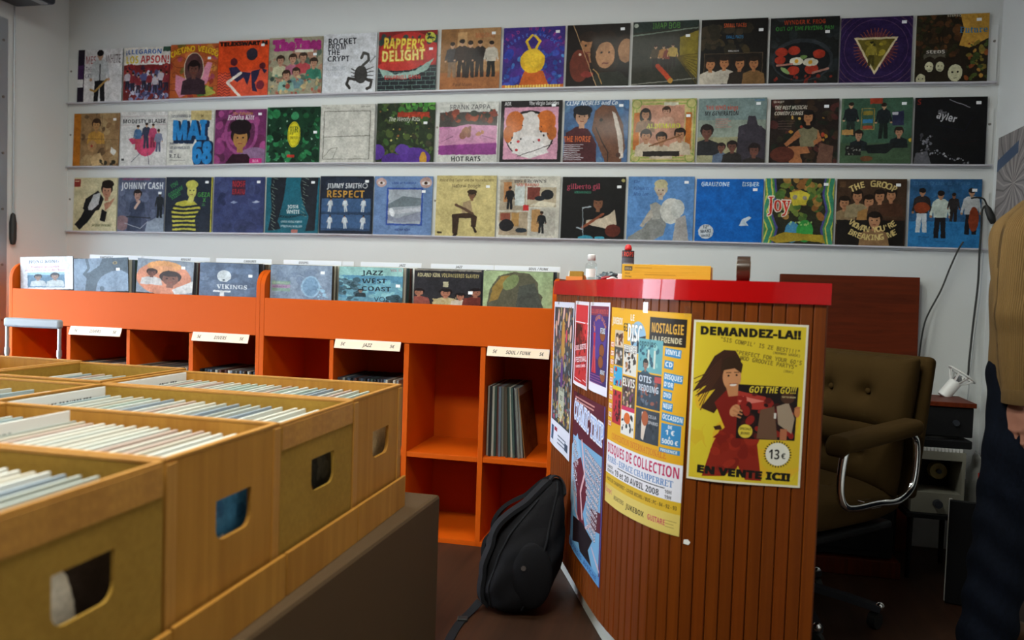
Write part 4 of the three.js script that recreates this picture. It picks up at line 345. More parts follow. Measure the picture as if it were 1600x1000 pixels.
// a box whose +z face carries a region of a canvas; the other faces take the colour of one point of it
function printedBox(w, h, d, uv, edge = [0.03, 0.03], round = 0, edgeUV = uv) {
  const q = round ? new RoundedBoxGeometry(w, h, d, 2, round) : new THREE.BoxGeometry(w, h, d), p = q.attributes.position, n = q.attributes.normal, t = q.attributes.uv, [u0, v0, u1, v1] = uv;
  for (let i = 0; i < p.count; i++) {
    if (n.getZ(i) > 0.6) t.setXY(i, u0 + (u1 - u0) * (p.getX(i) / w + 0.5), v0 + (v1 - v0) * (p.getY(i) / h + 0.5));
    else t.setXY(i, edgeUV[0] + (edgeUV[2] - edgeUV[0]) * edge[0], edgeUV[1] + (edgeUV[3] - edgeUV[1]) * edge[1]);
  }
  return q;
}

// ---------------------------------------------------------------- the room
const XL = -0.45, XR = 4.54, ZF = 6.2, HC = 2.95;
struct('floor', span(XL - 0.2, XR + 0.2, -0.12, 0, -0.2, ZF + 0.2), M.floor);
struct('ceiling', span(XL - 0.2, XR + 0.2, HC, HC + 0.15, -0.2, ZF + 0.2), M.ceiling);
struct('wall_back', span(XL - 0.2, XR + 0.2, 0, HC, -0.2, 0), M.wall);
struct('wall_right', span(XR, XR + 0.2, 0, HC, 0, ZF), M.wall);
struct('wall_front', span(XL - 0.2, XR + 0.2, 0, HC, ZF, ZF + 0.2), M.frontWall);
struct('wall_left', merge(span(XL - 0.2, XL, 0, HC, 0, 0.43), span(XL - 0.2, XL, 0, 0.32, 0.43, 3.515), span(XL - 0.2, XL, 2.52, HC, 0.43, 3.515), span(XL - 0.2, XL, 0, HC, 3.515, ZF)), M.wall);
struct('pavement', span(-26, 24, -0.24, -0.13, -14, 30), M.pavement);
function shopWindow(n, along, bolts) { // along(u0, u1, y0, y1, d0, d1): a box from its place along the wall, its height and its depth behind the wall's face
  const w = new THREE.Group(); w.name = 'window_' + n; w.userData.kind = 'structure'; scene.add(w);
  mesh('window_frame', merge(along(0, 0.075, 0.32, 2.52, -0.01, 0.14), along(-0.03, 0, 0.32, 2.52, 0.02, 0.14, 1), along(0.07, -0.03, 0.32, 0.4, 0.02, 0.14, 1), along(0.07, -0.03, 2.46, 2.52, 0.02, 0.14, 1)), M.steel, w);
  mesh('pane', along(0.075, -0.03, 0.4, 2.46, 0.08, 0.084, 1), M.glass, w);
  if (bolts) for (let k = 0; k < 7; k++) mesh('bolt', new THREE.CylinderGeometry(0.006, 0.007, 0.006, 12).rotateZ(Math.PI / 2).translate(XL + 0.012, 0.6 + k * 0.3, 0.46), M.screw, w);
  return w;
}
for (let i = 0; i < 2; i++) { const z0 = 0.43 + i * 1.5425, z1 = z0 + 1.5425; shopWindow(i + 1, (a, b, y0, y1, d0, d1, e) => span(XL - d1, XL - d0, y0, y1, a < 0 ? z1 + a : z0 + a, b <= 0 && e ? z1 + b : z0 + b), !i); }
{ // roller shutter half lowered outside the left-hand panes
  const t = thing('roller_shutter', 'grey slatted roller shutter half lowered outside the left shop window', 'shutter', [XL - 0.22, 1.45, 0.43]);
  for (let k = 0; k < 18; k++) mesh('slat', rbox(0.012, 0.058, 3.07, 0.004, 0, 0.03 + k * 0.06, 1.5425), M.steel, t);
}
{ // the rolling shutter's box above the shop front, and its pull cord
  const t = thing('shutter_box', 'dark glossy shutter housing above the shop front at the upper left', 'shutter box', [XL, 2.6, 0.37]);
  mesh('housing', rbox(0.26, 0.3, 3.3, 0.02, 0.132, 0.152, 1.65), M.darkMetal, t);
  mesh('guide_rail', span(0.2, 0.24, -0.004, 0.01, 0.04, 3.2), M.steel, t, 'pale steel rail under the housing');
  const c = thing('shutter_pull', 'thin grey pull cord with a black grip hanging on the left wall', 'shutter pull', [XL + 0.02, 1.43, 0.4]);
  mesh('cord', cyl(0.004, 0.004, 1.14, 0, 0.62, 0, 8), M.steel, c); mesh('grip', lathe([[0, 0], [0.012, 0.004], [0.017, 0.03], [0.018, 0.12], [0.012, 0.165], [0.005, 0.175], [0, 0.175]], 16).translate(0, -0.12, 0), M.rubber, c, 'black tapered grip');
}
for (const [x, z, power] of PANELS) {
  const t = thing('ceiling_light', 'square white ceiling light panel above the shop floor', 'ceiling light', [x, HC, z], 0, 'ceiling light panels');
  mesh('frame', merge(span(-0.31, 0.31, -0.03, 0, -0.31, -0.295), span(-0.31, 0.31, -0.03, 0, 0.295, 0.31), span(-0.31, -0.295, -0.03, 0, -0.295, 0.295), span(0.295, 0.31, -0.03, 0, -0.295, 0.295)), M.white, t);
  mesh('light_diffuser', span(-0.294, 0.294, -0.012, -0.008, -0.294, 0.294), std({ color: 0xffffff, emissive: PANEL_COLOR, emissiveIntensity: 1.5 }), t);
  const l = new THREE.RectAreaLight(PANEL_COLOR, power, 0.58, 0.58); l.name = 'ceiling_light_lamp'; l.position.set(0, -0.016, 0); l.rotation.x = -Math.PI / 2; t.add(l);
}

// ---------------------------------------------------------------- the three display ledges and their record sleeves
const ROW_AT = [ // left edge, lower edge, width, height of each sleeve
  [[-.368, 2.175, .301, .306], [-.057, 2.176, .303, .307], [.25, 2.186, .303, .304], [.555, 2.186, .312, .313], [.87, 2.193, .321, .313], [1.196, 2.195, .309, .319], [1.516, 2.196, .329, .319], [1.867, 2.197, .323, .318], [2.205, 2.198, .322, .311], [2.538, 2.196, .318, .314], [2.87, 2.195, .32, .317], [3.203, 2.19, .312, .319], [3.527, 2.187, .313, .317], [3.847, 2.183, .313, .308], [4.176, 2.177, .305, .313]],
  [[-.393, 1.801, .309, .309], [-.073, 1.801, .307, .313], [.237, 1.804, .298, .311], [.542, 1.812, .316, .305], [.866, 1.819, .318, .306], [1.191, 1.818, .318, .315], [1.517, 1.817, .328, .318], [1.866, 1.816, .325, .318], [2.204, 1.816, .322, .318], [2.538, 1.815, .326, .314], [2.879, 1.813, .316, .317], [3.205, 1.81, .321, .317], [3.545, 1.808, .31, .308], [3.867, 1.805, .311, .309], [4.188, 1.8, .305, .312]],
  [[-.387, 1.42, .295, .313], [-.083, 1.42, .307, .314], [.232, 1.423, .3, .315], [.542, 1.425, .316, .315], [.869, 1.428, .32, .31], [1.195, 1.43, .311, .315], [1.513, 1.431, .33, .314], [1.865, 1.428, .327, .321], [2.201, 1.427, .328, .319], [2.54, 1.427, .323, .316], [2.876, 1.427, .325, .318], [3.211, 1.425, .317, .309], [3.536, 1.421, .316, .316], [3.864, 1.42, .307, .315], [4.185, 1.416, .305, .319]],
];
function sweepX(x0, x1, fy, section, n = 48) { // prism along x whose section [z, y] follows fy(x)
  const Pp = [], k = section.length;
  const at = (i) => { const x = x0 + (x1 - x0) * i / n, y = fy(x); return section.map(([z, dy]) => [x, y + dy, z]); };
  const tri = (a, b, c) => Pp.push(...a, ...b, ...c);
  for (let i = 0; i < n; i++) { const a = at(i), b = at(i + 1); for (let j = 0; j < k; j++) { const m = (j + 1) % k; tri(a[j], a[m], b[m]); tri(a[j], b[m], b[j]); } }
  for (const [e, s] of [[at(0), 1], [at(n), 0]]) for (let j = 1; j < k - 1; j++) s ? tri(e[0], e[j + 1], e[j]) : tri(e[0], e[j], e[j + 1]);
  const q = new THREE.BufferGeometry(); q.setAttribute('position', new THREE.Float32BufferAttribute(Pp, 3)); q.computeVertexNormals(); q.setAttribute('uv', new THREE.Float32BufferAttribute(new Float32Array(Pp.length / 3 * 2), 2)); return metric(q);
}
const clip = (s) => { const w = s.split(' '), n = w.length - 16; if (n <= 0) return s; const c = s.lastIndexOf(','), a = s.slice(0, c).split(' '); return a.slice(0, a.length - n).join(' ').replace(/ (a|an|the|of|over|with|and|in|on)$/, '') + s.slice(c); };
const LEDGE = ['top', 'middle', 'bottom'], ORD = ['first', 'second', 'third', 'fourth', 'fifth', 'sixth', 'seventh', 'eighth', 'ninth', 'tenth', 'eleventh', 'twelfth', 'thirteenth', 'fourteenth', 'fifteenth'];
const STICK = { 0: 0, 1: [.8, .32], 2: [.82, .27], 4: [.86, .31], 5: 0, 6: [.9, .31], 10: [.84, .24], 11: [.9, .18], 12: [.83, .23], 14: [.86, .09], 15: [.9, .12], 16: 0, 17: 0, 19: [.92, .46], 20: 0, 21: [.84, .34], 22: 0, 23: [.86, .08], 25: [.88, .27], 27: [.82, .12], 30: 0, 31: [.9, .28], 36: [.85, .26], 37: [.86, .18], 38: 0, 39: [.9, .16], 41: [.88, .17], 44: [.9, .16] };
const stickerGeo = rbox(0.021, 0.0135, 0.0008, 0.0003);
ROW_AT.forEach((row, r) => {
  const xs = row.map((s) => s[0] + s[2] / 2), ys = row.map((s, i) => (row[Math.max(0, i - 1)][1] + 2 * s[1] + row[Math.min(14, i + 1)][1]) / 4);
  const fy = (x) => { let i = 0; while (i < 13 && x > xs[i + 1]) i++; const t = Math.min(1.3, Math.max(-0.5, (x - xs[i]) / (xs[i + 1] - xs[i]))); return ys[i] + (ys[i + 1] - ys[i]) * t - 0.002; };
  const t = thing('display_ledge', ['narrow white wall ledge nearest the ceiling, carrying fifteen record sleeves', 'narrow white wall ledge between the two other ledges of record sleeves', 'narrow white wall ledge just above the orange record racks'][r], 'ledge', [0, 0, 0]);
  mesh('backboard', sweepX(-0.44, 4.525, fy, [[0.0005, -0.012], [0.006, -0.012], [0.006, 0.262], [0.0005, 0.262]]), M.board, t);
  mesh('lip', sweepX(-0.44, 4.525, fy, [[0.006, -0.005], [0.026, -0.005], [0.028, -0.003], [0.028, 0.003], [0.026, 0.003], [0.026, 0], [0.006, 0]]), M.ledge, t);
  for (const x of [-0.425, 1.855, 4.51]) mesh('screw', new THREE.CylinderGeometry(0.005, 0.006, 0.003, 12).rotateX(Math.PI / 2).translate(x, fy(x) + 0.19, 0.0075), M.screw, t);
  row.forEach(([x, y, w, h], i) => {
    const k = r * 15 + i, m = solo('record_sleeve', printedBox(w, h, 0.004, WALL_UV[k]), M.sleeve, clip(WALL_SLEEVES[k][0] + ', ' + LEDGE[r] + ' ledge'), 'record sleeve', 'record sleeves on the ' + LEDGE[r] + ' ledge');
    m.position.set(x + w / 2, Math.max(y, fy(x + w / 2)) + h / 2 + 0.0006, 0.0175); m.rotation.x = -0.034;
    const s = STICK[k] ?? [.88, .09];
    if (s) mesh('price_sticker', stickerGeo, M.sticker, m, 'small white price sticker').position.set((s[0] - 0.5) * w, (0.5 - s[1]) * h, 0.0025);
  });
});

// ---------------------------------------------------------------- the orange record racks
const LPW = 0.315;
function rack(label, up, top0, top1) { // up: [x0, x1] of the uprights
  const t = thing('record_rack', label, 'record rack', [0, 0, 0]), a = up[0], z = up[up.length - 1];
  const side = (x0, x1) => { const pts = [[0.03, 0], [0.65, 0], [0.65, 1.13]]; for (let i = 0; i <= 8; i++) { const q = i / 8 * Math.PI / 2; pts.push([0.57 + Math.cos(q) * 0.08, 1.13 + Math.sin(q) * 0.08]); } pts.push([0.03, 1.21]); return extrude(pts.map(([zz, y]) => [-zz, y]), x1 - x0 - 0.003, 0.0015).rotateY(Math.PI / 2).translate(x0 + 0.0015, 0, 0); };
  mesh('side_panel', side(...a), M.orange, t); mesh('side_panel', side(...z), M.orange, t);
  for (const [x0, x1] of up.slice(1, -1)) mesh('divider', rbox(x1 - x0, 0.895, 0.404, 0.0015, (x0 + x1) / 2, 0.4485, 0.444), M.orange, t);
  mesh('fascia', rbox(z[0] - a[1], 0.18, 0.018, 0.002, (a[1] + z[0]) / 2, 0.989, 0.642), M.orange, t);
  mesh('rack_floor', span(a[1], z[0], 0.9, 0.918, 0.045, 0.632), M.orange, t);
  mesh('back_panel', span(a[1], z[0], 0, 0.9, 0.226, 0.24), M.orange, t); mesh('upper_back', span(a[1], z[0], 0.918, 1.1, 0.03, 0.045), M.orange, t);
  mesh('base_board', span(a[1], z[0], 0.001, 0.021, 0.241, 0.646), M.orange, t);
  for (let i = 0; i < up.length - 1; i++) mesh('shelf', rbox(up[i + 1][0] - up[i][1] - 0.0006, 0.023, 0.402, 0.0015, (up[i + 1][0] + up[i][1]) / 2, 0.3915, 0.443), M.orange, t);
  return t;
}
const UP1 = [[-.197, -.177], [.145, .167], [.491, .51], [.838, .861], [1.196, 1.2155]], UP2 = [[1.2165, 1.239], [1.573, 1.593], [1.938, 1.962], [2.297, 2.32], [2.612, 2.632]];
const rackA = rack('orange record rack of four compartments nearest the shop front wall', UP1), rackB = rack('orange record rack of four compartments running behind the wooden counter', UP2);
const strip = (par, i, x0, x1, turn) => { const m = mesh('price_strip', printedBox(x1 - x0, 0.044, 0.003, PRICE_UV[i]), M.label, par, ['white shelf strip lettered DIVERS and 5€, nearest the left', 'cream shelf strip lettered DIVERS and 5€', 'cream shelf strip lettered JAZZ and 5€', 'cream shelf strip lettered SOUL / FUNK and 5€'][i]); m.position.set((x0 + x1) / 2, 0.881, 0.659); m.rotation.x = -0.35; m.rotation.z = turn; };
strip(rackA, 0, .175, .47, 0.005); strip(rackA, 1, .865, 1.165, -0.006); strip(rackB, 2, 1.605, 1.925, -0.005); strip(rackB, 3, 2.33, 2.608, -0.01);
// sleeves standing in the upper racks: one printed front, the rest seen by their edges
const STACK_X = [-.165, .155, .512, .865, 1.245, 1.595, 1.965, 2.29], STACK_NAME = ['first', 'second', 'third', 'fourth', 'fifth', 'sixth', 'seventh', 'eighth'];
const spineGeo = plainUV.map((uv) => printedBox(LPW, LPW, 0.006, uv));
const LEAN = 0.02, stackBase = 0.9185;
STACK_X.forEach((x, k) => {
  for (let i = 0; i < 8; i++) {
    const front = i === 0, turn = rr(-0.02, 0.02), z = 0.615 - i * 0.0165 - rr(0, 0.003);
    const m = front ? solo('record_sleeve', printedBox(LPW, LPW, 0.004, RACK_UV[k]), M.sleeve, clip(RACK_SLEEVES[k][0] + ', front of ' + STACK_NAME[k] + ' rack row'), 'record sleeve', 'front sleeves of the upper racks')
      : solo('record_sleeve', spineGeo[(i * 5 + k * 3) % spineGeo.length], M.sleevePlain, 'thin record sleeve packed behind the front sleeve of the ' + STACK_NAME[k] + ' rack row', 'record sleeve', 'sleeves packed in the ' + STACK_NAME[k] + ' rack row');
    m.rotation.set(-LEAN, 0, [0.04, 0.05, -0.045, -0.01, 0, 0, 0, 0][k] * (front ? 1 : 0.4) + (front ? 0 : turn * 0.4), 'XYZ');
    m.position.set(x + LPW / 2 + (front ? 0 : rr(-0.001, 0.012)), stackBase + (front ? [0.012, 0.012, 0.012, 0.004, 0.004, 0.004, 0.004, 0.004][k] : 0.006) + Math.cos(LEAN) * LPW / 2, z - Math.sin(LEAN) * LPW / 2);
    if (front && k) mesh('price_sticker', stickerGeo, M.sticker, m, 'small white price sticker').position.set([0, .1, .1, .115, .11, .135, .11, .13][k], [0, .1, .125, .1, .125, .075, .055, -.03][k], 0.0025);
  }
});
const CARD = [[.1, .24, 'RAREMENT'], [.215, .3, 'KARDI'], [.5, .41, 'REGGAE'], [.84, .4, 'CARAIBES'], [1.22, .3, 'GOSPEL'], [1.28, .34, 'JAZZ, first'], [1.63, .34, 'JAZZ, second'], [1.985, .34, 'JAZZ, third'], [2.3, .34, 'SOUL / FUNK']];
CARD.forEach(([x, w, s], i) => {
  const m = thing('divider_card', 'white divider card hand-lettered ' + s + ' standing behind the racked sleeves', 'divider card', [x + 0.155, stackBase, 0.455 - (i % 2) * 0.008]);
  m.rotation.x = -0.03; mesh('card', rbox(0.31, 0.349, 0.0012, 0.0004, 0, 0.1745, 0), M.paper, m); mesh('lettering', printedBox(0.308, 0.0193, 0.0006, CARD_UV[i], [0.98, 0.9]).translate(0, 0.338, 0.001), M.label, m);
});
// sleeves in the lower compartments
const standGeo = plainUV.map((uv) => printedBox(0.0105, LPW, LPW, uv));
function row(x0, n, name, tilt, gap = 0) {
  let x = x0;
  for (let i = 0; i < n; i++) {
    const a = tilt * Math.pow(i / n, 1.5), m = solo('record_sleeve', standGeo[Math.floor(rnd() * 11.99)], M.sleevePlain, 'record sleeve standing spine outwards in the ' + name, 'record sleeve', 'sleeves in the ' + name);
    m.rotation.z = a; const w = 0.0109 + (i ? tilt * 0.0016 : 0); m.position.set(x + 0.0055 - Math.sin(a) * LPW / 2, 0.4035 + Math.cos(a) * LPW / 2 + 0.00525 * Math.sin(Math.abs(a)), 0.44 + rr(-0.008, 0.012)); x += w / Math.cos(a) + 0.0003 + gap * rr(0.5, 1.5);
  }
  return x;
}
row(.172, 16, 'compartment under the leftmost DIVERS strip', 0, 0.008); row(.515, 15, 'unlabelled compartment between the two DIVERS strips', 0, 0.009); row(.866, 15, 'compartment under the second DIVERS strip', 0, 0.009); row(1.597, 20, 'compartment under the JAZZ strip', 0, 0.004);
const soulEnd = row(2.3245, 15, 'open compartment under the SOUL / FUNK strip', 0.1);
{ const uv = BROWN_UV;
  const m = solo('record_sleeve', printedBox(LPW, LPW, 0.004, uv).rotateY(Math.PI / 2), M.sleeve, 'brown record sleeve showing its face at the end of the SOUL / FUNK row', 'record sleeve'); m.rotation.z = 0.13; m.position.set(soulEnd + 0.008 - 0.02, 0.4045 + LPW / 2 - 0.001, 0.44); }

// ---------------------------------------------------------------- the cloth-covered table with its crates of records
const TABLE_Y = 0.512;
{
  const t = thing('display_table', 'low table under a dark brown cloth carrying the record crates', 'table', [0, 0, 0]);
  const pts = [[0.72, 1.66], [2.432, 1.683], [2.372, 3.42], [0.72, 3.42]]; // plan [x, z]
  const cloth = extrude(pts.map(([x, z]) => [x, -z]), TABLE_Y - 0.022, 0.011).rotateX(-Math.PI / 2).translate(0, 0.011, 0);
  mesh('cloth', metric(cloth), M.cloth, t);
}
// box with open top; long side along x. Its right face (+x) and left face carry a hand hole.
const HOLE = (() => { const h = [[-0.057, 0.028], [0.057, 0.028], [0.057, -0.018]]; for (let i = 0; i <= 5; i++) { const a = -i / 5 * Math.PI / 2; h.push([0.033 + Math.cos(a) * 0.024, -0.022 + Math.sin(a) * 0.024]); } for (let i = 0; i <= 5; i++) { const a = -Math.PI / 2 - i / 5 * Math.PI / 2; h.push([-0.033 + Math.cos(a) * 0.024, -0.022 + Math.sin(a) * 0.024]); } h.push([-0.057, -0.018]); return h.reverse(); })();
function crate(label, x0, x1, z0, z1, y0, y1, kind) {
  const t = thing('record_crate', label, 'crate', [(x0 + x1) / 2, y0, (z0 + z1) / 2]), W = x1 - x0, D = z1 - z0, H = y1 - y0, th = kind === 'wood' ? 0.009 : 0.006;
  const m = kind === 'wood' ? M.crate : M.kraft, hy = H * 0.615;
  const end = (s) => metric(extrude([[-D / 2 + th, 0], [D / 2 - th, 0], [D / 2 - th, H - 0.004], [-D / 2 + th, H - 0.004]], th, 0, [HOLE.map(([a, b]) => [a * (s > 0 ? 1 : -1) + 0.018, b + hy])]).rotateY(Math.PI / 2).translate(s > 0 ? W / 2 - th : -W / 2, 0, 0));
  mesh('end_panel', end(1), m, t, 'end panel with a hand hole facing the room'); mesh('end_panel', end(-1), m, t);
  for (const s of [-1, 1]) mesh('side_panel', span(-W / 2, W / 2, 0, H - 0.004, s > 0 ? D / 2 - th : -D / 2, s > 0 ? D / 2 : -D / 2 + th), m, t);
  mesh('bottom', span(-W / 2 + th, W / 2 - th, 0, th, -D / 2 + th, D / 2 - th), m, t);
  const e = 0.0035, rm = kind === 'wood' ? M.crate : M.crateRim;
  mesh('rim', merge([-1, 1].map((s) => rbox(W + 0.001, e * 2, th + 0.0015, 0.002, 0, H - e, s * (D / 2 - th / 2))), [-1, 1].map((s) => rbox(th + 0.0015, e * 2, D, 0.002, s * (W / 2 - th / 2), H - e, 0))), M.crateRim, t, 'paler worn upper edge');
  if (kind === 'kraft') mesh('tape_band', rbox(0.002, 0.05, D - 0.004, 0.0006, W / 2 + 0.001, H - 0.032, 0), rm, t, 'brown tape band below the upper edge');
  else for (const s of [-1, 1]) mesh('corner_strip', rbox(0.004, H - 0.01, 0.026, 0.001, W / 2 + 0.0015, (H - 0.01) / 2, s * (D / 2 - 0.013)), M.crateRim, t, 'darker corner strip');
  return { W, D, H, th, x0, x1, z0, z1, y0, y1 };
}
const CY0 = TABLE_Y + 0.0125, CY1 = 0.87;
const crateD = crate('planked wooden record crate farthest along the row, beside the rack', 1.64, 2.364, 1.823, 2.161, CY0, CY1, 'wood');
const crateC = crate('olive brown board record crate with a taped edge, second in the row from the rack', 1.64, 2.364, 2.165, 2.517, CY0, CY1 - 0.002, 'kraft');
const crateB = crate('wooden record crate showing a blue sleeve through its hand hole', 1.7, 2.364, 2.523, 2.878, CY0, CY1 + 0.001, 'wood');
const crateA = crate('olive brown board record crate nearest the viewer, lower left corner', 1.7, 2.366, 2.886, 3.246, CY0, CY1, 'kraft');
const crateE = crate('short record crate behind the farthest wooden crate, left of it', 1.238, 1.632, 1.79, 2.16, CY0, CY1 + 0.004, 'kraft');
const crateG = crate('record crate with few sleeves, behind the taped crate', 0.98, 1.632, 2.168, 2.52, CY0, CY1 - 0.004, 'kraft');
const crateH = crate('record crate with a white card, left of the crate with the blue sleeve', 1.03, 1.692, 2.526, 2.88, CY0, CY1 - 0.002, 'wood');
const crateF = crate('record crate at the far left corner of the table', 0.84, 1.23, 1.77, 2.1, CY0, CY1 + 0.006, 'wood');
function tray(c, label) { // the low lid each crate stands in; its front board stands out from the crate
  const t = thing('crate_tray', label, 'tray', [0, TABLE_Y, 0]), x = c.x1 + 0.012, h = 0.09;
  mesh('front_board', metric(rbox(0.009, h, c.D + 0.0, 0.002, x + 0.0045, h / 2, (c.z0 + c.z1) / 2)), M.crate, t, 'front board with a pale upper edge');
  mesh('tray_floor', span(c.x0 + 0.01, x, 0.001, 0.0115, c.z0 + 0.004, c.z1 - 0.004), M.crate, t);
}
tray(crateD, 'low wooden tray under the crate beside the rack'); tray(crateC, 'low wooden tray under the taped crate'); tray(crateB, 'low wooden tray under the crate with the blue sleeve'); tray(crateA, 'low wooden tray under the crate nearest the viewer');
tray(crateE, 'low tray under the short crate'); tray(crateG, 'low tray under the crate behind the taped crate'); tray(crateH, 'low tray under the crate with a white card'); tray(crateF, 'low tray under the corner crate');
const PALE = plainUV.map((uv, i) => printedBox(0.006, 0.31, LPW, uv)), bigGeo = CRATE_UV.map((uv) => printedBox(LPW, 0.31, 0.006, uv, [0.03, 0.03], 0, plainUV[8]).rotateY(Math.PI / 2));
const paleT = SPINES.map((c, i) => std({ color: [0xd6d8d0, 0xdcdcd2, 0xc8ccc4, 0xa4b4b8, 0xd4ccbc, 0xe0e0da, 0xbccac0, 0x98a4b0, 0xe4e2da, 0xc8b0a4, 0xdcd8cc, 0xb4b8b0][i], roughness: 0.5 }));
function fill(c, name, frontUV, n, xa, xb, lean = 0) {
  for (let i = 0; i < n; i++) {
    const x = xb - (xb - xa) * i / (n - 1) + rr(-0.003, 0.003), face = i === 0 && frontUV !== undefined, h = rr(0.285, 0.31);
    const m = solo('record_sleeve', face ? bigGeo[frontUV] : PALE[0], face ? M.sleeve : paleT[Math.floor(rnd() * 11.99)], face ? ['beige and blue', 'blue with a white square', 'dark mottled', 'tan and orange'][frontUV] + ' record sleeve seen through the hand hole of its crate' : 'pale-edged record sleeve filed in the ' + name, 'record sleeve', face ? undefined : 'sleeves in the ' + name);
    if (face) delete m.userData.group;
    m.rotation.z = lean + rr(-0.02, 0.02); m.position.set(x, c.y0 + c.th + 0.156, (c.z0 + c.z1) / 2 + rr(-0.003, 0.003) * (c.D > 0.345 ? 2 : 0.5));
  }
}
fill(crateD, 'crate beside the rack', 3, 24, 1.69, 2.325, 0.03); fill(crateC, 'taped crate', 2, 21, 1.69, 2.315, 0.04); fill(crateB, 'crate with the blue sleeve', 1, 24, 1.74, 2.33, 0.02); fill(crateA, 'crate nearest the viewer', 0, 21, 1.74, 2.3, 0.05);
fill(crateE, 'short crate', undefined, 8, 1.27, 1.55); fill(crateG, 'crate behind the taped crate', undefined, 8, 1.06, 1.5); fill(crateH, 'crate with a white card', undefined, 10, 1.08, 1.6);
const crateCard = (c, x, i, label) => { const t = thing('divider_card', label, 'divider card', [x, c.y0 + c.th, (c.z0 + c.z1) / 2 + 0.004], Math.PI / 2); t.rotation.z = 0; mesh('card', rbox(0.312, 0.334, 0.0015, 0.0005, 0, 0.167, 0), M.paper, t); if (i !== undefined) mesh('lettering', printedBox(0.31, 0.0605, 0.0006, CRATE_CARD_UV[i], [0.02, 0.05]).translate(0, 0.302, 0.0012), M.label, t); };
crateCard(crateD, 1.667, 0, 'white divider card at the back of the crate beside the rack'); crateCard(crateC, 1.672, 1, 'white divider card lettered in black at the back of the taped crate'); crateCard(crateB, 1.888, 2, 'white divider card lettered in black halfway along the crate with the blue sleeve'); crateCard(crateH, 1.635, undefined, 'blank white divider card in the crate left of the blue sleeve crate');
{ // trolley case standing behind the crates
  const t = thing('trolley_case', 'upright trolley case with a grey pull-up handle before the orange rack', 'suitcase', [0.29, 0, 1.0], 0);
  mesh('case_body', rbox(0.36, 0.5, 0.2, 0.03, 0, 0.31, 0), M.blackCloth, t); for (const s of [-1, 1]) { mesh('tube', cyl(0.008, 0.008, 0.38, s * 0.14, 0.73, 0, 12), M.steel, t); mesh('wheel', new THREE.CylinderGeometry(0.03, 0.03, 0.02, 20).rotateZ(Math.PI / 2).translate(s * 0.13, 0.03, -0.05), M.rubber, t); mesh('collar', cyl(0.011, 0.011, 0.03, s * 0.14, 0.8, 0, 12), M.steel, t); }
  mesh('grip', rbox(0.3, 0.042, 0.032, 0.012, 0, 0.932, 0, 4), std({ color: lin(0.26, 0.28, 0.3), roughness: 0.5 }), t, 'grey plastic grip bar');
}

// ---------------------------------------------------------------- the curved wooden counter
const PLAN = new THREE.CatmullRomCurve3([[2.637, .745], [2.735, 1.0], [2.838, 1.28], [2.942, 1.54], [3.035, 1.705], [3.125, 1.803], [3.22, 1.842], [3.35, 1.848], [3.528, 1.832]].map(([x, z]) => V3(x, 0, z)), false, 'catmullrom', 0.5);
PLAN.arcLengthDivisions = 600;
const SLEN = PLAN.getLength();
function onPlan(s, off = 0) { // point at arc length s, moved off outwards; and the outward normal
  const u = Math.min(1, Math.max(0, s / SLEN)), p = PLAN.getPointAt(u), t = PLAN.getTangentAt(u), n = V3(-t.z, 0, t.x);
  if (n.z < 0 && n.x > 0) n.negate();
  return [p.clone().addScaledVector(n, off), n, t];
}
function planStrip(s0, s1, off0, off1, y0, y1, n = 90, tail = []) { // wall of rectangular section along the counter's front
  const Q = []; for (let i = 0; i <= n; i++) { const s = s0 + (s1 - s0) * i / n, a = onPlan(s, off1)[0], b = onPlan(s, off0)[0]; Q.push([[a.x, y0, a.z], [a.x, y1, a.z], [b.x, y1, b.z], [b.x, y0, b.z]]); }
  for (const [ax, az, bx, bz] of tail) Q.push([[ax, y0, az], [ax, y1, az], [bx, y1, bz], [bx, y0, bz]]);
  const Pp = [], tri = (a, b, c) => Pp.push(...a, ...b, ...c);
  for (let i = 0; i < Q.length - 1; i++) for (let j = 0; j < 4; j++) { const m = (j + 1) % 4, a = Q[i], b = Q[i + 1]; tri(a[j], b[j], b[m]); tri(a[j], b[m], a[m]); }
  const e = Q[Q.length - 1], f = Q[0]; tri(f[0], f[1], f[2]); tri(f[0], f[2], f[3]); tri(e[0], e[2], e[1]); tri(e[0], e[3], e[2]);
  const q = new THREE.BufferGeometry(); q.setAttribute('position', new THREE.Float32BufferAttribute(Pp, 3)); q.setAttribute('uv', new THREE.Float32BufferAttribute(new Float32Array(Pp.length / 3 * 2), 2)); q.computeVertexNormals();
  return q;
}
function smoothStrip(...a) { const q = mergeVertices((() => { const r = planStrip(...a); r.deleteAttribute('normal'); r.deleteAttribute('uv'); return r; })(), 1e-5); const k = q.toNonIndexed(); q.computeVertexNormals(); return creased(q); }
function creased(q) { // smooth round the curve, sharp at its edges
  const f = q.toNonIndexed(); f.computeVertexNormals(); const p = f.attributes.position, n = f.attributes.normal, map = new Map(), key = (i) => [p.getX(i), p.getY(i), p.getZ(i)].map((v) => Math.round(v * 1e4)).join();
  for (let i = 0; i < p.count; i++) { const k = key(i); (map.get(k) ?? map.set(k, []).get(k)).push([n.getX(i), n.getY(i), n.getZ(i)]); }
  const out = new Float32Array(p.count * 3);
  for (let i = 0; i < p.count; i++) { const me = [n.getX(i), n.getY(i), n.getZ(i)], s = [0, 0, 0]; for (const o of map.get(key(i))) if (o[0] * me[0] + o[1] * me[1] + o[2] * me[2] > 0.8) for (let c = 0; c < 3; c++) s[c] += o[c]; const l = Math.hypot(...s) || 1; for (let c = 0; c < 3; c++) out[i * 3 + c] = s[c] / l; }
  f.setAttribute('normal', new THREE.BufferAttribute(out, 3)); f.setAttribute('uv', new THREE.BufferAttribute(new Float32Array(p.count * 2), 2)); return f;
}
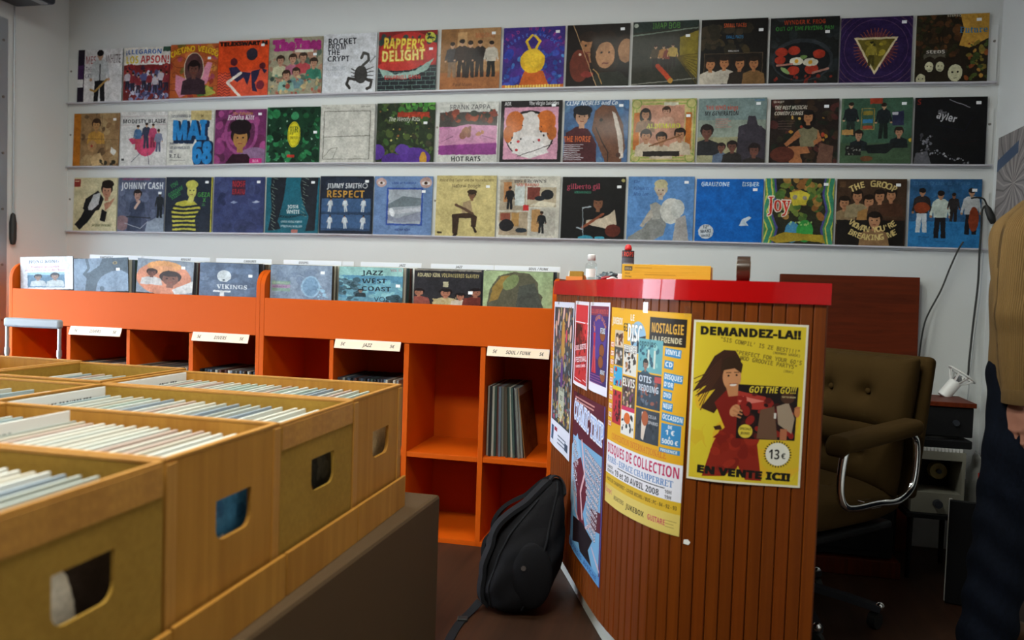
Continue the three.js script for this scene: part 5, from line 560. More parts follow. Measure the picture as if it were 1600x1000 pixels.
const counter = thing('shop_counter', 'curved shop counter of upright brown wooden slats under a red top edge', 'counter', [0, 0, 0]);
{
  const pitch = 0.0345, w = 0.0322, h = 1.03, sec = [[-w / 2, -0.011], [w / 2, -0.011], [w / 2, -0.002], [w / 2 - 0.002, 0], [-w / 2 + 0.002, 0], [-w / 2, -0.002]];
  const geos = [0, 1, 2].map((k) => { const q = extrude(sec.map(([x, z]) => [x, -z]), h, 0).rotateX(-Math.PI / 2); metric(q); const uv = q.attributes.uv; for (let i = 0; i < uv.count; i++) uv.setXY(i, uv.getX(i) + k * 0.317, uv.getY(i) + k * 0.61); return q; });
  const count = Math.floor((SLEN - 0.008) / pitch);
  for (let k = 0; k < count; k++) {
    const s = SLEN - 0.006 - (k + 0.5) * pitch, [p, n] = onPlan(s), m = mesh('slat', geos[(k * 7) % 3], M.slat[(k * 5 + (k >> 2)) % 4], counter);
    m.position.set(p.x, 0.114, p.z); m.rotation.y = Math.atan2(n.x, n.z);
  }
  mesh('backing', planStrip(0.002, SLEN - 0.004, -0.02, -0.0115, 0.114, 1.144), M.backing, counter);
  mesh('plinth', planStrip(0.01, SLEN - 0.06, -0.062, -0.05, 0, 0.116), M.plinth, counter, 'pale recessed plinth');
  mesh('rim', smoothStrip(0, SLEN, -0.006, 0.006, 1.143, 1.1985, 120, [[3.534, 1.45, 3.522, 1.45]]), M.rim, counter, 'glossy red edge');
  const top = []; for (let i = 0; i <= 80; i++) { const [p] = onPlan(SLEN * i / 80, -0.007); top.push([p.x, -p.z]); } top.push([3.521, -1.46], [3.25, -1.42], [2.99, -0.752], [2.645, -0.752]);
  mesh('counter_top', extrude(top, 0.03, 0).rotateX(-Math.PI / 2).translate(0, 1.1675, 0), M.rim, counter);
  mesh('end_panel', metric(rbox(0.02, 1.03, 0.35, 0.003, 3.516, 0.629, 1.64)), M.slat[0], counter); mesh('end_panel', metric(rbox(0.31, 1.03, 0.018, 0.003, 2.81, 0.629, 0.756)), M.slat[2], counter);
  mesh('inner_shelf', extrude(top.map(([x, y]) => [x * 0.985 + 0.05, y * 0.985 - 0.02]), 0.02, 0).rotateX(-Math.PI / 2).translate(0, 0.13, 0), M.backing, counter);
}
// paper sheets taped to the slats: corner values are [arc length, height] for TL, TR, BR, BL
function poster(label, cat, uv, tl, tr, br, bl, tapes = []) {
  const N = 28, Mv = 10, P = [], U = [], I = [], [u0, v0, u1, v1] = uv;
  for (let j = 0; j <= Mv; j++) for (let i = 0; i <= N; i++) {
    const a = i / N, b = j / Mv, mix = (k) => (tl[k] * (1 - a) + tr[k] * a) * (1 - b) + (bl[k] * (1 - a) + br[k] * a) * b, s = mix(0), curl = 0.0022 + 0.004 * Math.pow(Math.max(0, b - 0.8) / 0.2, 2) * (0.4 + 0.6 * Math.sin(a * 5)) ** 2, [p] = onPlan(s, curl);
    P.push(p.x, mix(1), p.z); U.push(u0 + (u1 - u0) * a, v1 + (v0 - v1) * b);
    if (i && j) { const q = j * (N + 1) + i; I.push(q, q - N - 2, q - 1, q, q - N - 1, q - N - 2); }
  }
  const q = new THREE.BufferGeometry(); q.setAttribute('position', new THREE.Float32BufferAttribute(P, 3)); q.setAttribute('uv', new THREE.Float32BufferAttribute(U, 2)); q.setIndex(I); q.computeVertexNormals();
  const m = solo('poster', q, M.poster, label, cat);
  for (const [s, y] of tapes) { const [p, n] = onPlan(s, 0.0042), t = mesh('tape', rbox(0.022, 0.03, 0.0005, 0.0002), M.plastic, m, 'clear tape'); t.position.set(p.x, y, p.z); t.rotation.y = Math.atan2(n.x, n.z); }
  return m;
}
poster('yellow poster of a woman in red holding up a record sleeve, priced 13 €', 'poster', POSTER.girl, [1.246, 1.092], [1.536, 1.089], [1.533, .664], [1.243, .665], [[1.25, 1.098]]);
poster('tall yellow record fair poster with a white band reading DISQUES DE COLLECTION', 'poster', POSTER.fair, [.864, 1.112], [1.239, 1.107], [1.23, .502], [.866, .509], [[.95, 1.12], [1.08, 1.118], [1.23, 1.112]]);
poster('maroon and light blue concert poster lettered COSMIC TRIP, hanging low beside the backpack', 'poster', POSTER.trip, [.415, .793], [.838, .797], [.845, .22], [.43, .228], [[.5, .798]]);
poster('tall flowery grey and gold poster at the far left end of the counter', 'poster', POSTER.bloom, [.012, 1.112], [.376, 1.115], [.377, .517], [.02, .524], [[.1, 1.117]]);
poster('small red poster with slanted white lettering, second from the counter\'s far end', 'poster', POSTER.red, [.394, 1.122], [.602, 1.122], [.612, .817], [.4, .819], [[.44, 1.126]]);
poster('small violet poster with a red figure and brown discs beside the tall yellow poster', 'poster', POSTER.violet, [.617, 1.122], [.848, 1.125], [.846, .828], [.636, .827], [[.66, 1.127]]);
{ const [p, n] = onPlan(1.25, 0.0012), m = solo('paper_scrap', extrude([[-.008, -.006], [.006, -.008], [.011, 0], [.004, .007], [-.007, .005]], 0.0006), M.paper, 'torn white paper scrap stuck to the slats below the two yellow posters', 'paper scrap'); m.position.set(p.x, 0.492, p.z); m.rotation.y = Math.atan2(n.x, n.z); }

// ---------------------------------------------------------------- what stands on the counter
const CT = 1.1985;
{ const t = thing('flyer_holder', 'small orange holder full of upright cards at the far end of the counter', 'card holder', [2.745, CT, 0.9], -0.2); mesh('tray', merge(rbox(0.07, 0.004, 0.05, 0.001, 0, 0.002, 0), rbox(0.07, 0.018, 0.003, 0.001, 0, 0.009, 0.0235), rbox(0.07, 0.024, 0.003, 0.001, 0, 0.012, -0.0235)), std({ color: lin(0.62, 0.2, 0.03), roughness: 0.5 }), t); for (let i = 0; i < 8; i++) { const c = mesh('card', rbox(0.055, rr(0.03, 0.036), 0.0012, 0.0004), [M.paper, M.kraft, M.plinth][i % 3], t); c.position.set(rr(-0.005, 0.005), 0.022, -0.018 + i * 0.0052); c.rotation.x = -0.12; } }
{ const t = thing('glass_bottle', 'small clear bottle with a white screw cap on the counter', 'bottle', [2.828, CT, 1.12]); mesh('bottle', lathe([[0, 0.0005], [0.02, 0.0005], [0.0225, 0.004], [0.0225, 0.052], [0.02, 0.062], [0.012, 0.067], [0.0115, 0.074], [0, 0.074]], 32), phy({ color: lin(0.92, 0.95, 0.95), transmission: 1, thickness: 0, roughness: 0.08, ior: 1.4 }), t); mesh('cap', lathe([[0, 0.0745], [0.0145, 0.0745], [0.0145, 0.093], [0.012, 0.096], [0, 0.096]], 28), M.white, t); mesh('label', new THREE.CylinderGeometry(0.0229, 0.0229, 0.03, 28, 1, true, -0.9, 1.8).translate(0, 0.028, 0), M.paper, t); }
{ const t = thing('crumpled_bag', 'crumpled dark and red plastic bag lying between the bottle and the red-capped tube', 'bag', [2.893, CT, 1.16]); const q = mergeVertices(new THREE.IcosahedronGeometry(1, 5).deleteAttribute('normal').deleteAttribute('uv')), p = q.attributes.position; for (let i = 0; i < p.count; i++) { const v = V3(p.getX(i), p.getY(i), p.getZ(i)), k = 0.72 + 0.5 * Math.abs(Math.sin(v.x * 5 + v.z * 3) * Math.cos(v.y * 6 + v.x * 4)) + 0.15 * Math.sin(v.z * 13 + v.y * 9); p.setXYZ(i, v.x * k * 0.036, Math.max(0.0005, 0.014 + v.y * k * 0.018), v.z * k * 0.028); } q.computeVertexNormals(); mesh('film', q, phy({ color: lin(0.09, 0.12, 0.14), roughness: 0.25, clearcoat: 0.6 }), t); mesh('red_fold', tube([[-0.02, 0.006, 0.03], [0.0, 0.012, 0.034], [0.022, 0.006, 0.03]], 0.006, 16), std({ color: lin(0.3, 0.02, 0.03), roughness: 0.4 }), t); mesh('white_fold', tube([[0.0, 0.005, 0.036], [0.02, 0.011, 0.034], [0.034, 0.005, 0.024]], 0.0045, 16), M.white, t); }
{ const m = solo('white_box', rbox(0.02, 0.025, 0.016, 0.002), M.white, 'tiny white box on the counter beside the yellow box', 'box'); m.position.set(2.945, CT + 0.0125, 1.24); }
{ const t = thing('glue_tube', 'upright grey tube with a red cap and red lettering behind the yellow box', 'tube', [2.965, CT, 1.2], 0.1); const q = new THREE.CylinderGeometry(0.0215, 0.0215, 0.108, 32, 1).translate(0, 0.054, 0), p = q.attributes.position, uv = q.attributes.uv, [u0, v0, u1, v1] = TUBE_UV; for (let i = 0; i < p.count; i++) { const a = Math.atan2(p.getX(i), p.getZ(i)); p.setZ(i, p.getZ(i) * (0.55 + 0.25 * p.getY(i) / 0.108)); uv.setXY(i, u0 + (u1 - u0) * Math.min(0.99, Math.max(0.01, 0.5 + a / 4)), v0 + (v1 - v0) * Math.min(0.99, Math.max(0.01, p.getY(i) / 0.108))); } q.computeVertexNormals(); mesh('tube_body', q, M.label, t); mesh('cap', lathe([[0, 0.1085], [0.012, 0.1085], [0.0125, 0.118], [0.009, 0.127], [0.004, 0.13], [0, 0.13]], 24), std({ color: lin(0.6, 0.02, 0.02), roughness: 0.35 }), t, 'bright red cap'); }
{ const t = thing('yellow_box', 'long flat yellow cardboard box lying on the counter', 'box', [3.107, CT, 1.52], -0.04); mesh('carton', printedBox(0.262, 0.046, 0.14, YELLOWBOX_UV, [0.6, 0.3], 0.0015).translate(0, 0.0235, 0), M.label, t); mesh('flap', rbox(0.006, 0.04, 0.12, 0.001, 0.134, 0.023, -0.004), std({ color: lin(0.55, 0.44, 0.24), roughness: 0.7 }), t, 'pale end flap'); mesh('card', rbox(0.05, 0.003, 0.03, 0.001, -0.03, 0.0485, -0.02), std({ color: lin(0.35, 0.12, 0.08), roughness: 0.6 }), t); }
{ const t = thing('tape_roll', 'roll of brown parcel tape standing on edge on the counter', 'tape roll', [3.335, CT, 1.5], -0.1); mesh('tape', new THREE.LatheGeometry([[0.026, -0.019], [0.0405, -0.019], [0.041, -0.018], [0.041, 0.018], [0.0405, 0.019], [0.026, 0.019], [0.026, -0.019]].map((p) => new THREE.Vector2(...p)), 64).rotateZ(Math.PI / 2).translate(0, 0.0411, 0), phy({ color: lin(0.045, 0.022, 0.012), roughness: 0.25, clearcoat: 1, clearcoatRoughness: 0.1 }), t); mesh('core', new THREE.LatheGeometry([[0.0235, -0.02], [0.026, -0.02], [0.026, 0.02], [0.0235, 0.02], [0.0235, -0.02]].map((p) => new THREE.Vector2(...p)), 48).rotateZ(Math.PI / 2).translate(0, 0.0411, 0), M.kraft, t); }
{ const m = solo('paper_slip', extrude([[-.02, -.012], [.02, -.008], [.018, .012], [-.018, .01]], 0.0012).rotateX(-Math.PI / 2), M.paper, 'small slip of paper at the right end of the yellow box', 'paper slip'); m.position.set(3.29, CT + 0.0003, 1.6); }

// ---------------------------------------------------------------- behind the counter
{ const t = thing('wooden_panel', 'large dark brown veneered panel leaning upright against the back wall', 'panel', [3.93, 0, 0.115]); t.rotation.x = -0.06; mesh('panel', metric(rbox(0.62, 1.275, 0.022, 0.003, 0, 0.64, 0)), (() => { const m = M.walnut.clone(); m.map = walnutT.clone(); m.map.rotation = Math.PI / 2; m.map.repeat.set(1.1, 1.4); m.map.needsUpdate = true; m.bumpMap = m.map; return m; })(), t); }
// cushion: a box swollen and pulled in at its buttons
function cushion(w, h, d, buttons, grooves) {
  const q = mergeVertices(new THREE.BoxGeometry(w, h, d, 40, 28, 6).deleteAttribute('normal').deleteAttribute('uv'), 1e-5), p = q.attributes.position;
  for (let i = 0; i < p.count; i++) {
    let x = p.getX(i), y = p.getY(i), z = p.getZ(i); const u = 2 * x / w, v = 2 * y / h, f = (1 - Math.pow(Math.abs(u), 5)) * (1 - Math.pow(Math.abs(v), 5)), s = z / (d / 2);
    let dz = (0.55 + 0.45 * f); const rx = 1 - 0.06 * s * s * Math.abs(v) ** 4, ry = 1 - 0.08 * s * s * Math.abs(u) ** 4; z *= dz; x *= rx * (1 - 0.05 * s * s); y *= ry * (1 - 0.08 * s * s);
    if (s > 0) { for (const [bx, by] of buttons) z -= 0.03 * s * Math.exp(-((x - bx) ** 2 + (y - by) ** 2) / 0.0007) + 0.016 * s * Math.exp(-((x - bx) ** 2 + (y - by) ** 2) / 0.004); for (const gx of grooves) z -= 0.009 * s * Math.exp(-((x - gx) ** 2) / 0.00008) * (y > (buttons[0]?.[1] ?? 0) - 0.02 ? 1 : 0.35); }
    p.setXYZ(i, x, y, z);
  }
  q.computeVertexNormals(); const uv = new Float32Array(p.count * 2); for (let i = 0; i < p.count; i++) { uv[i * 2] = p.getX(i); uv[i * 2 + 1] = p.getY(i); } q.setAttribute('uv', new THREE.BufferAttribute(uv, 2)); return q;
}
{
  const velvet = phy({ color: lin(0.045, 0.025, 0.0065), roughness: 0.9, specularIntensity: 0.2, sheen: 0.4, sheenColor: lin(0.16, 0.1, 0.03), sheenRoughness: 0.5, bumpMap: clone(grain, 18, 18), bumpScale: 0.0007 });
  const t = thing('office_chair', 'brown tufted velvet office chair with chrome armrest loops behind the counter', 'chair', [3.59, 0, 0.996], -0.8);
  const back = mesh('upper_back', cushion(0.6, 0.27, 0.15, [[-0.15, -0.01], [0.0, -0.01], [0.15, -0.01]], [-0.15, 0, 0.15]), velvet, t); back.position.set(0, 0.83, -0.215); back.rotation.x = -0.2;
  const low = mesh('lower_back', cushion(0.56, 0.26, 0.15, [[-0.14, 0.0], [0.02, 0.0], [0.15, 0.0]], []), velvet, t); low.position.set(0, 0.61, -0.185); low.rotation.x = -0.1;
  for (const bx of [-0.15, 0, 0.15]) { const b = mesh('button', new THREE.SphereGeometry(0.011, 12, 8).scale(1, 1, 0.5), velvet, t); b.position.set(bx, 0.835, -0.182); }
  const shell = mesh('back_shell', rbox(0.63, 0.5, 0.045, 0.02, 0, 0, 0, 4), velvet, t); shell.position.set(0, 0.72, -0.272); shell.rotation.x = -0.17;
  const seat = mesh('seat', cushion(0.56, 0.5, 0.16, [[-0.13, 0.02], [0.13, 0.02]], []), velvet, t); seat.rotation.x = -Math.PI / 2; seat.position.set(0, 0.455, 0.05); mesh('seat_pan', rbox(0.52, 0.03, 0.46, 0.012, 0, 0.375, 0.03), M.black, t);
  for (const s of [-1, 1]) {
    const a = mesh('armrest', (() => { const q = mergeVertices(rbox(0.085, 0.055, 0.44, 0.025, 0, 0, 0, 6).deleteAttribute('normal').deleteAttribute('uv'), 1e-5), p = q.attributes.position; for (let i = 0; i < p.count; i++) { const z = p.getZ(i); if (z > 0.12) p.setY(i, p.getY(i) - (z - 0.12) ** 2 * 5.5); } q.computeVertexNormals(); q.setAttribute('uv', new THREE.BufferAttribute(new Float32Array(p.count * 2), 2)); return q; })(), velvet, t); a.position.set(s * 0.325, 0.735, 0.03);
    const c = [[0.715, 0.14], [0.69, 0.185], [0.54, 0.205], [0.5, 0.17], [0.492, 0], [0.49, -0.12], [0.53, -0.19], [0.68, -0.2], [0.715, -0.16]]; mesh('chrome_loop', tube(c.map(([y, z]) => [s * 0.325, y, z]), 0.0125, 80, false, 12), M.chrome, t, 'bent chrome tube'); mesh('loop_bracket', rbox(0.06, 0.02, 0.06, 0.004, s * 0.29, 0.482, 0), M.chrome, t);
  }
  mesh('column', cyl(0.03, 0.03, 0.24, 0, 0.25, 0), M.darkMetal, t); mesh('hub', cyl(0.05, 0.055, 0.06, 0, 0.11, 0), M.darkMetal, t);
  for (let k = 0; k < 5; k++) { const a = k * Math.PI * 0.4 + 0.95, sx = Math.sin(a), cz = Math.cos(a), l = mesh('foot', strap([[sx * 0.04, 0.115, cz * 0.04], [sx * 0.18, 0.095, cz * 0.18], [sx * 0.3, 0.072, cz * 0.3]], 0.04, 0.022, [cz, 0, -sx], 8), M.darkMetal, t); mesh('cap', new THREE.SphereGeometry(0.016, 12, 8).translate(sx * 0.3, 0.08, cz * 0.3), M.chrome, l); mesh('caster', new THREE.CylinderGeometry(0.028, 0.028, 0.03, 20).rotateZ(Math.PI / 2).rotateY(a + 1).translate(sx * 0.285, 0.0285, cz * 0.285), M.rubber, l); }
}
{ const t = thing('low_cabinet', 'low black cabinet on a brown wooden plinth behind the office chair', 'cabinet', [3.755, 0, 0.38]); mesh('carcass', rbox(0.62, 0.44, 0.22, 0.004, 0, 0.3, 0), M.black, t); mesh('plinth', metric(rbox(0.68, 0.07, 0.26, 0.004, 0, 0.0355, 0)), M.walnut, t, 'brown wooden plinth board'); mesh('door', rbox(0.3, 0.38, 0.012, 0.002, -0.15, 0.3, 0.117), M.black, t); mesh('door', rbox(0.3, 0.38, 0.012, 0.002, 0.155, 0.3, 0.117), M.black, t); }
{ const t = thing('equipment_stand', 'small black stand on legs carrying the old audio equipment', 'stand', [4.235, 0, 0.34]); mesh('top', rbox(0.24, 0.02, 0.28, 0.003, 0, 0.27, 0), M.black, t); for (const sx of [-1, 1]) for (const sz of [-1, 1]) mesh('leg', cyl(0.012, 0.01, 0.26, sx * 0.1, 0.13, sz * 0.12, 12), M.black, t); }
{ const t = thing('tape_machine', 'old beige tape machine with a round yellowish dial in a dark recess', 'tape machine', [4.235, 0.281, 0.33]), beige = std({ color: lin(0.26, 0.25, 0.2), roughness: 0.5 });
  mesh('case', merge(span(-0.1, 0.1, 0, 0.085, -0.13, 0.13), span(-0.1, -0.088, 0.085, 0.26, -0.13, 0.13), span(0.088, 0.1, 0.085, 0.26, -0.13, 0.13), span(-0.088, 0.088, 0.225, 0.26, -0.13, 0.13), span(-0.088, 0.088, 0.085, 0.225, -0.13, -0.02)), beige, t); mesh('recess', span(-0.0875, 0.0875, 0.0855, 0.2245, -0.0195, -0.016), M.black, t); mesh('dial', new THREE.CylinderGeometry(0.034, 0.038, 0.03, 32).rotateX(Math.PI / 2).translate(0.035, 0.155, 0.0), std({ color: lin(0.5, 0.38, 0.12), roughness: 0.4 }), t, 'yellowish round dial'); mesh('hub', new THREE.CylinderGeometry(0.01, 0.01, 0.012, 20).rotateX(Math.PI / 2).translate(0.035, 0.155, 0.02), M.darkMetal, t); mesh('knob', new THREE.CylinderGeometry(0.016, 0.018, 0.022, 24).rotateX(Math.PI / 2).translate(0.0, 0.042, 0.142), M.darkMetal, t, 'dark round knob');
  for (let k = 0; k < 13; k++) mesh('key', span(-0.088 + k * 0.0138, -0.078 + k * 0.0138, 0.2605, 0.274, 0.07, 0.128), M.white, t); }
{ const t = thing('turntable', 'flat black turntable between the tape machine and the wooden-topped amplifier', 'turntable', [4.235, 0.5555, 0.32]); mesh('plinth', rbox(0.25, 0.035, 0.26, 0.006, 0, 0.0175, 0), M.black, t); mesh('platter', cyl(0.105, 0.105, 0.01, 0, 0.041, 0, 40), M.rubber, t); }
{ const t = thing('amplifier', 'black amplifier box with a brown wooden top under the white lamp', 'amplifier', [4.235, 0.602, 0.31], -0.06); mesh('cabinet', rbox(0.27, 0.125, 0.24, 0.004, 0, 0.0625, 0), M.black, t); mesh('top_board', metric(rbox(0.285, 0.02, 0.26, 0.003, 0, 0.1355, 0)), M.walnut, t, 'brown wooden top board'); for (const s of [-1, 1]) mesh('knob', new THREE.CylinderGeometry(0.012, 0.013, 0.014, 20).rotateX(Math.PI / 2).translate(s * 0.07, 0.06, 0.127), M.darkMetal, t); }
{ const t = thing('clip_lamp', 'white spot lamp with an open slotted collar lying on the amplifier', 'lamp', [4.345, 0.795, 0.22]); t.rotation.set(0.15, 0.2, -0.62); mesh('body', lathe([[0, -0.06], [0.024, -0.06], [0.027, -0.055], [0.027, 0.02], [0.024, 0.026], [0, 0.026]], 28), M.white, t); mesh('collar', lathe([[0.052, 0.062], [0.062, 0.06], [0.064, 0.066], [0.054, 0.07], [0.052, 0.062]], 36), M.white, t); for (let k = 0; k < 8; k++) { const a = k * Math.PI / 4; mesh('rib', strap([[Math.sin(a) * 0.025, 0.022, Math.cos(a) * 0.025], [Math.sin(a) * 0.045, 0.045, Math.cos(a) * 0.045], [Math.sin(a) * 0.057, 0.064, Math.cos(a) * 0.057]], 0.008, 0.0025, [Math.cos(a), 0, -Math.sin(a)], 6), M.white, t); } mesh('bulb', new THREE.SphereGeometry(0.018, 20, 14).translate(0, 0.035, 0), std({ color: lin(0.25, 0.25, 0.26), metalness: 0.5, roughness: 0.3 }), t); }
{ const t = thing('cable_clamp', 'small white two-armed clamp standing on the amplifier beside the lamp', 'clamp', [4.215, 0.75, 0.3], 0.3); mesh('stem', cyl(0.01, 0.013, 0.045, 0, 0.0225, 0, 16), M.white, t); for (const s of [-1, 1]) mesh('arm', tube([[0, 0.04, 0], [s * 0.012, 0.056, 0], [s * 0.026, 0.075, 0.004]], 0.0045, 12), M.white, t); }
{ const t = thing('shopping_bag', 'grey and red plastic shopping bag slumped in the corner by the stand', 'bag', [4.455, 0, 0.33], 0.05); const q = mergeVertices(new THREE.IcosahedronGeometry(1, 5).deleteAttribute('normal').deleteAttribute('uv')), p = q.attributes.position; for (let i = 0; i < p.count; i++) { const v = V3(p.getX(i), p.getY(i), p.getZ(i)), k = 1 + 0.1 * Math.sin(v.x * 7 + v.y * 4) + 0.07 * Math.sin(v.y * 11 + v.z * 6); p.setXYZ(i, v.x * k * 0.065, Math.max(0.001, 0.26 + v.y * k * 0.25), v.z * k * 0.16); } q.computeVertexNormals(); mesh('film', q, phy({ color: lin(0.34, 0.34, 0.32), roughness: 0.4, clearcoat: 0.3 }), t); mesh('handle', strap([[-0.03, 0.47, 0.08], [-0.02, 0.53, 0.05], [0.0, 0.56, 0.0], [0.02, 0.5, -0.07]], 0.02, 0.004, [1, 0, 0], 20), std({ color: lin(0.12, 0.08, 0.07), roughness: 0.6 }), t); mesh('red_print', strap([[-0.058, 0.46, 0.1], [-0.062, 0.4, 0.125], [-0.05, 0.36, 0.14], [-0.01, 0.345, 0.163]], 0.022, 0.006, [0.3, 0, 0.9], 20), std({ color: lin(0.5, 0.03, 0.02), roughness: 0.5 }), t, 'red printed stripe'); }
{ const t = thing('portfolio', 'black and dark red portfolio with a white edge leaning beside the stand', 'portfolio', [4.265, 0, 0.72], 1.35); t.rotation.z = 0; mesh('cover', rbox(0.02, 0.4, 0.13, 0.004, -0.014, 0.205, 0), M.black, t); mesh('red_cover', rbox(0.012, 0.39, 0.11, 0.003, 0.003, 0.2, 0), std({ color: lin(0.16, 0.006, 0.014), roughness: 0.5 }), t, 'dark red inner cover'); mesh('edge', rbox(0.014, 0.4, 0.012, 0.001, 0.004, 0.205, -0.061), M.plinth, t, 'white edge strip'); }
solo('power_cable', tube([[4.5, 1.612, 0.05], [4.488, 1.6, 0.045], [4.487, 1.5, 0.04], [4.486, 1.385, 0.04], [4.487, 1.26, 0.04], [4.472, 1.05, 0.05], [4.455, 0.9, 0.08], [4.43, 0.83, 0.14], [4.38, 0.8, 0.19]], 0.0045, 80), M.rubber, 'black power cable hanging from the ledge to the white lamp', 'cable');
solo('loose_cable', tube([[4.415, 1.445, 0.045], [4.402, 1.42, 0.04], [4.37, 1.33, 0.035], [4.335, 1.22, 0.035], [4.285, 1.115, 0.05], [4.262, 1.06, 0.07], [4.25, 0.9, 0.06], [4.245, 0.62, 0.05]], 0.004, 60), M.rubber, 'black cable sagging from the bottom ledge behind the wooden panel', 'cable');
solo('grey_wire', tube([[4.512, 1.4, 0.012], [4.508, 1.2, 0.012], [4.49, 0.95, 0.014], [4.478, 0.7, 0.016]], 0.0018, 30), M.steel, 'thin grey wire on the back wall beside the black power cable', 'wire');
{ const t = thing('cable_plug', 'black plug hooked over the end of the bottom ledge', 'plug', [4.515, 1.575, 0.05]); mesh('plug', lathe([[0, -0.05], [0.012, -0.048], [0.016, -0.02], [0.014, 0.02], [0.006, 0.04], [0, 0.042]], 16).rotateZ(0.4), M.rubber, t); mesh('lead', tube([[-0.012, 0.035, 0], [-0.03, 0.065, 0.004], [-0.06, 0.072, 0.002], [-0.08, 0.068, 0]], 0.004, 20), M.rubber, t); }
{ const m = solo('poster', printedBox(0.42, 0.594, 0.0012, POSTER.swirl), M.poster, 'grey swirling poster with a blue header on the right wall', 'poster'); m.rotation.y = -Math.PI / 2; m.position.set(XR - 0.001, 1.62, 0.25); m.rotation.z = 0.0; }

// ---------------------------------------------------------------- backpack leaning on the counter
{
  const t = thing('backpack', 'black backpack slumped on the floor against the wooden counter', 'backpack', [2.594, 0, 1.2], 0.21);
  // outline in the plane across the view: [height, left, right, half depth]
  const OUT = [[0.004, -.07, .06, .1], [.03, -.107, .1, .135], [.09, -.117, .145, .142], [.16, -.114, .17, .14], [.22, -.1, .18, .133], [.28, -.062, .183, .12], [.34, -.01, .18, .105], [.4, .05, .172, .085], [.44, .092, .165, .062], [.462, .118, .155, .035], [.468, .13, .145, .012]];
  const rows = 44, cols = 48, Pp = [], I = [], at = (v) => { const f = v * (OUT.length - 1), i = Math.min(OUT.length - 2, Math.floor(f)), k = f - i; return OUT[i].map((a, c) => a + (OUT[i + 1][c] - a) * k); };
  const skin = (v, a) => { const [y, l, r, d] = at(v), c = Math.cos(a), s = Math.sin(a), e = 0.72, cx = Math.sign(c) * Math.abs(c) ** e, sz = Math.sign(s) * Math.abs(s) ** e; const wr = 1 + 0.025 * Math.sin(a * 3 + v * 9) + 0.03 * Math.sin(v * 17 + Math.sin(a * 2) * 2) + 0.018 * Math.sin(a * 7 + v * 22) + 0.012 * Math.sin(v * 41 + a * 5); const seam = 1 - 0.06 * Math.exp(-(((a - 1.1 - 0.25 * v) / 0.07) ** 2)) - 0.05 * Math.exp(-(((a - 2.3) / 0.06) ** 2)); return [(l + r) / 2 + cx * (r - l) / 2 * wr, y, sz * d * wr * seam]; };
  for (let j = 0; j <= rows; j++) for (let i = 0; i < cols; i++) { Pp.push(...skin(j / rows, i / cols * Math.PI * 2)); if (j) { const a = (j - 1) * cols + i, b = (j - 1) * cols + (i + 1) % cols; I.push(a, a + cols, b + cols, a, b + cols, b); } }
  const n0 = Pp.length / 3; Pp.push(-0.005, 0.002, 0, 0.137, 0.469, 0); for (let i = 0; i < cols; i++) { const k = (i + 1) % cols; I.push(n0, i, k, n0 + 1, rows * cols + k, rows * cols + i); }
  const q = new THREE.BufferGeometry(); q.setAttribute('position', new THREE.Float32BufferAttribute(Pp, 3)); q.setIndex(I); q.computeVertexNormals(); const uv = []; for (let i = 0; i < Pp.length / 3; i++) uv.push(Pp[i * 3] + Pp[i * 3 + 2], Pp[i * 3 + 1]); q.setAttribute('uv', new THREE.Float32BufferAttribute(uv, 2));
  mesh('body', q, M.blackCloth, t);
  const path = (v0, v1, a0, a1, out, n = 10) => { const o = []; for (let i = 0; i <= n; i++) { const [x, y, z] = skin(v0 + (v1 - v0) * i / n, a0 + (a1 - a0) * i / n); o.push([x * (1 + 0) + Math.cos(a0 + (a1 - a0) * i / n) * out, y, z + Math.sin(a0 + (a1 - a0) * i / n) * out]); } return o; };
  mesh('zip', tube(path(0.08, 0.9, 1.35, 1.25, 0.002, 16), 0.0045, 60), M.webbing, t, 'long curved zip'); mesh('zip', tube(path(0.06, 0.72, 2.32, 2.15, 0.002, 16), 0.004, 60), M.webbing, t);
  const pk = []; mesh('front_pocket', (() => { const g2 = new THREE.SphereGeometry(1, 32, 20).scale(0.075, 0.12, 0.03); return g2; })(), M.blackCloth, t).position.set(0.06, 0.15, 0.125);
  const bd = mesh('badge', new THREE.CylinderGeometry(0.009, 0.009, 0.003, 24).rotateX(Math.PI / 2), M.chrome, t, 'small round silver badge'); bd.position.set(0.03, 0.185, 0.152); bd.rotation.x = -0.2;
  mesh('haul_loop', strap([[0.115, 0.455, 0.03], [0.125, 0.478, 0.02], [0.15, 0.475, 0.0], [0.168, 0.45, 0.02], [0.172, 0.42, 0.05]], 0.024, 0.005, [0.3, 0.1, 1], 24), M.webbing, t);
  const edge = path(0.93, 0.06, 2.75, 2.75, 0.012, 14), edge2 = path(0.93, 0.06, 3.7, 3.7, 0.012, 14);
  edge[5][0] -= 0.012; edge[6][0] -= 0.02; edge[7][0] -= 0.012; edge2[5][0] -= 0.03; edge2[6][0] -= 0.035; edge2[7][0] -= 0.02;
  mesh('shoulder_strap', strap(edge, 0.05, 0.014, [0.3, 0.1, 1], 60), M.webbing, t, 'padded shoulder strap'); mesh('shoulder_strap', strap(edge2, 0.05, 0.014, [-0.3, 0.1, 1], 60), M.webbing, t);
  const tail = mesh('strap_tail', strap([[-0.12, 0.035, 0.08], [-0.145, 0.012, 0.1], [-0.17, 0.004, 0.15], [-0.19, 0.0045, 0.22], [-0.205, 0.004, 0.3], [-0.215, 0.004, 0.37]], 0.03, 0.003, [0.9, 0, 0.4], 50), M.webbing, t, 'loose webbing end trailing on the floor'); mesh('buckle', rbox(0.036, 0.009, 0.03, 0.003, -0.176, 0.0075, 0.17), M.rubber, tail);
}

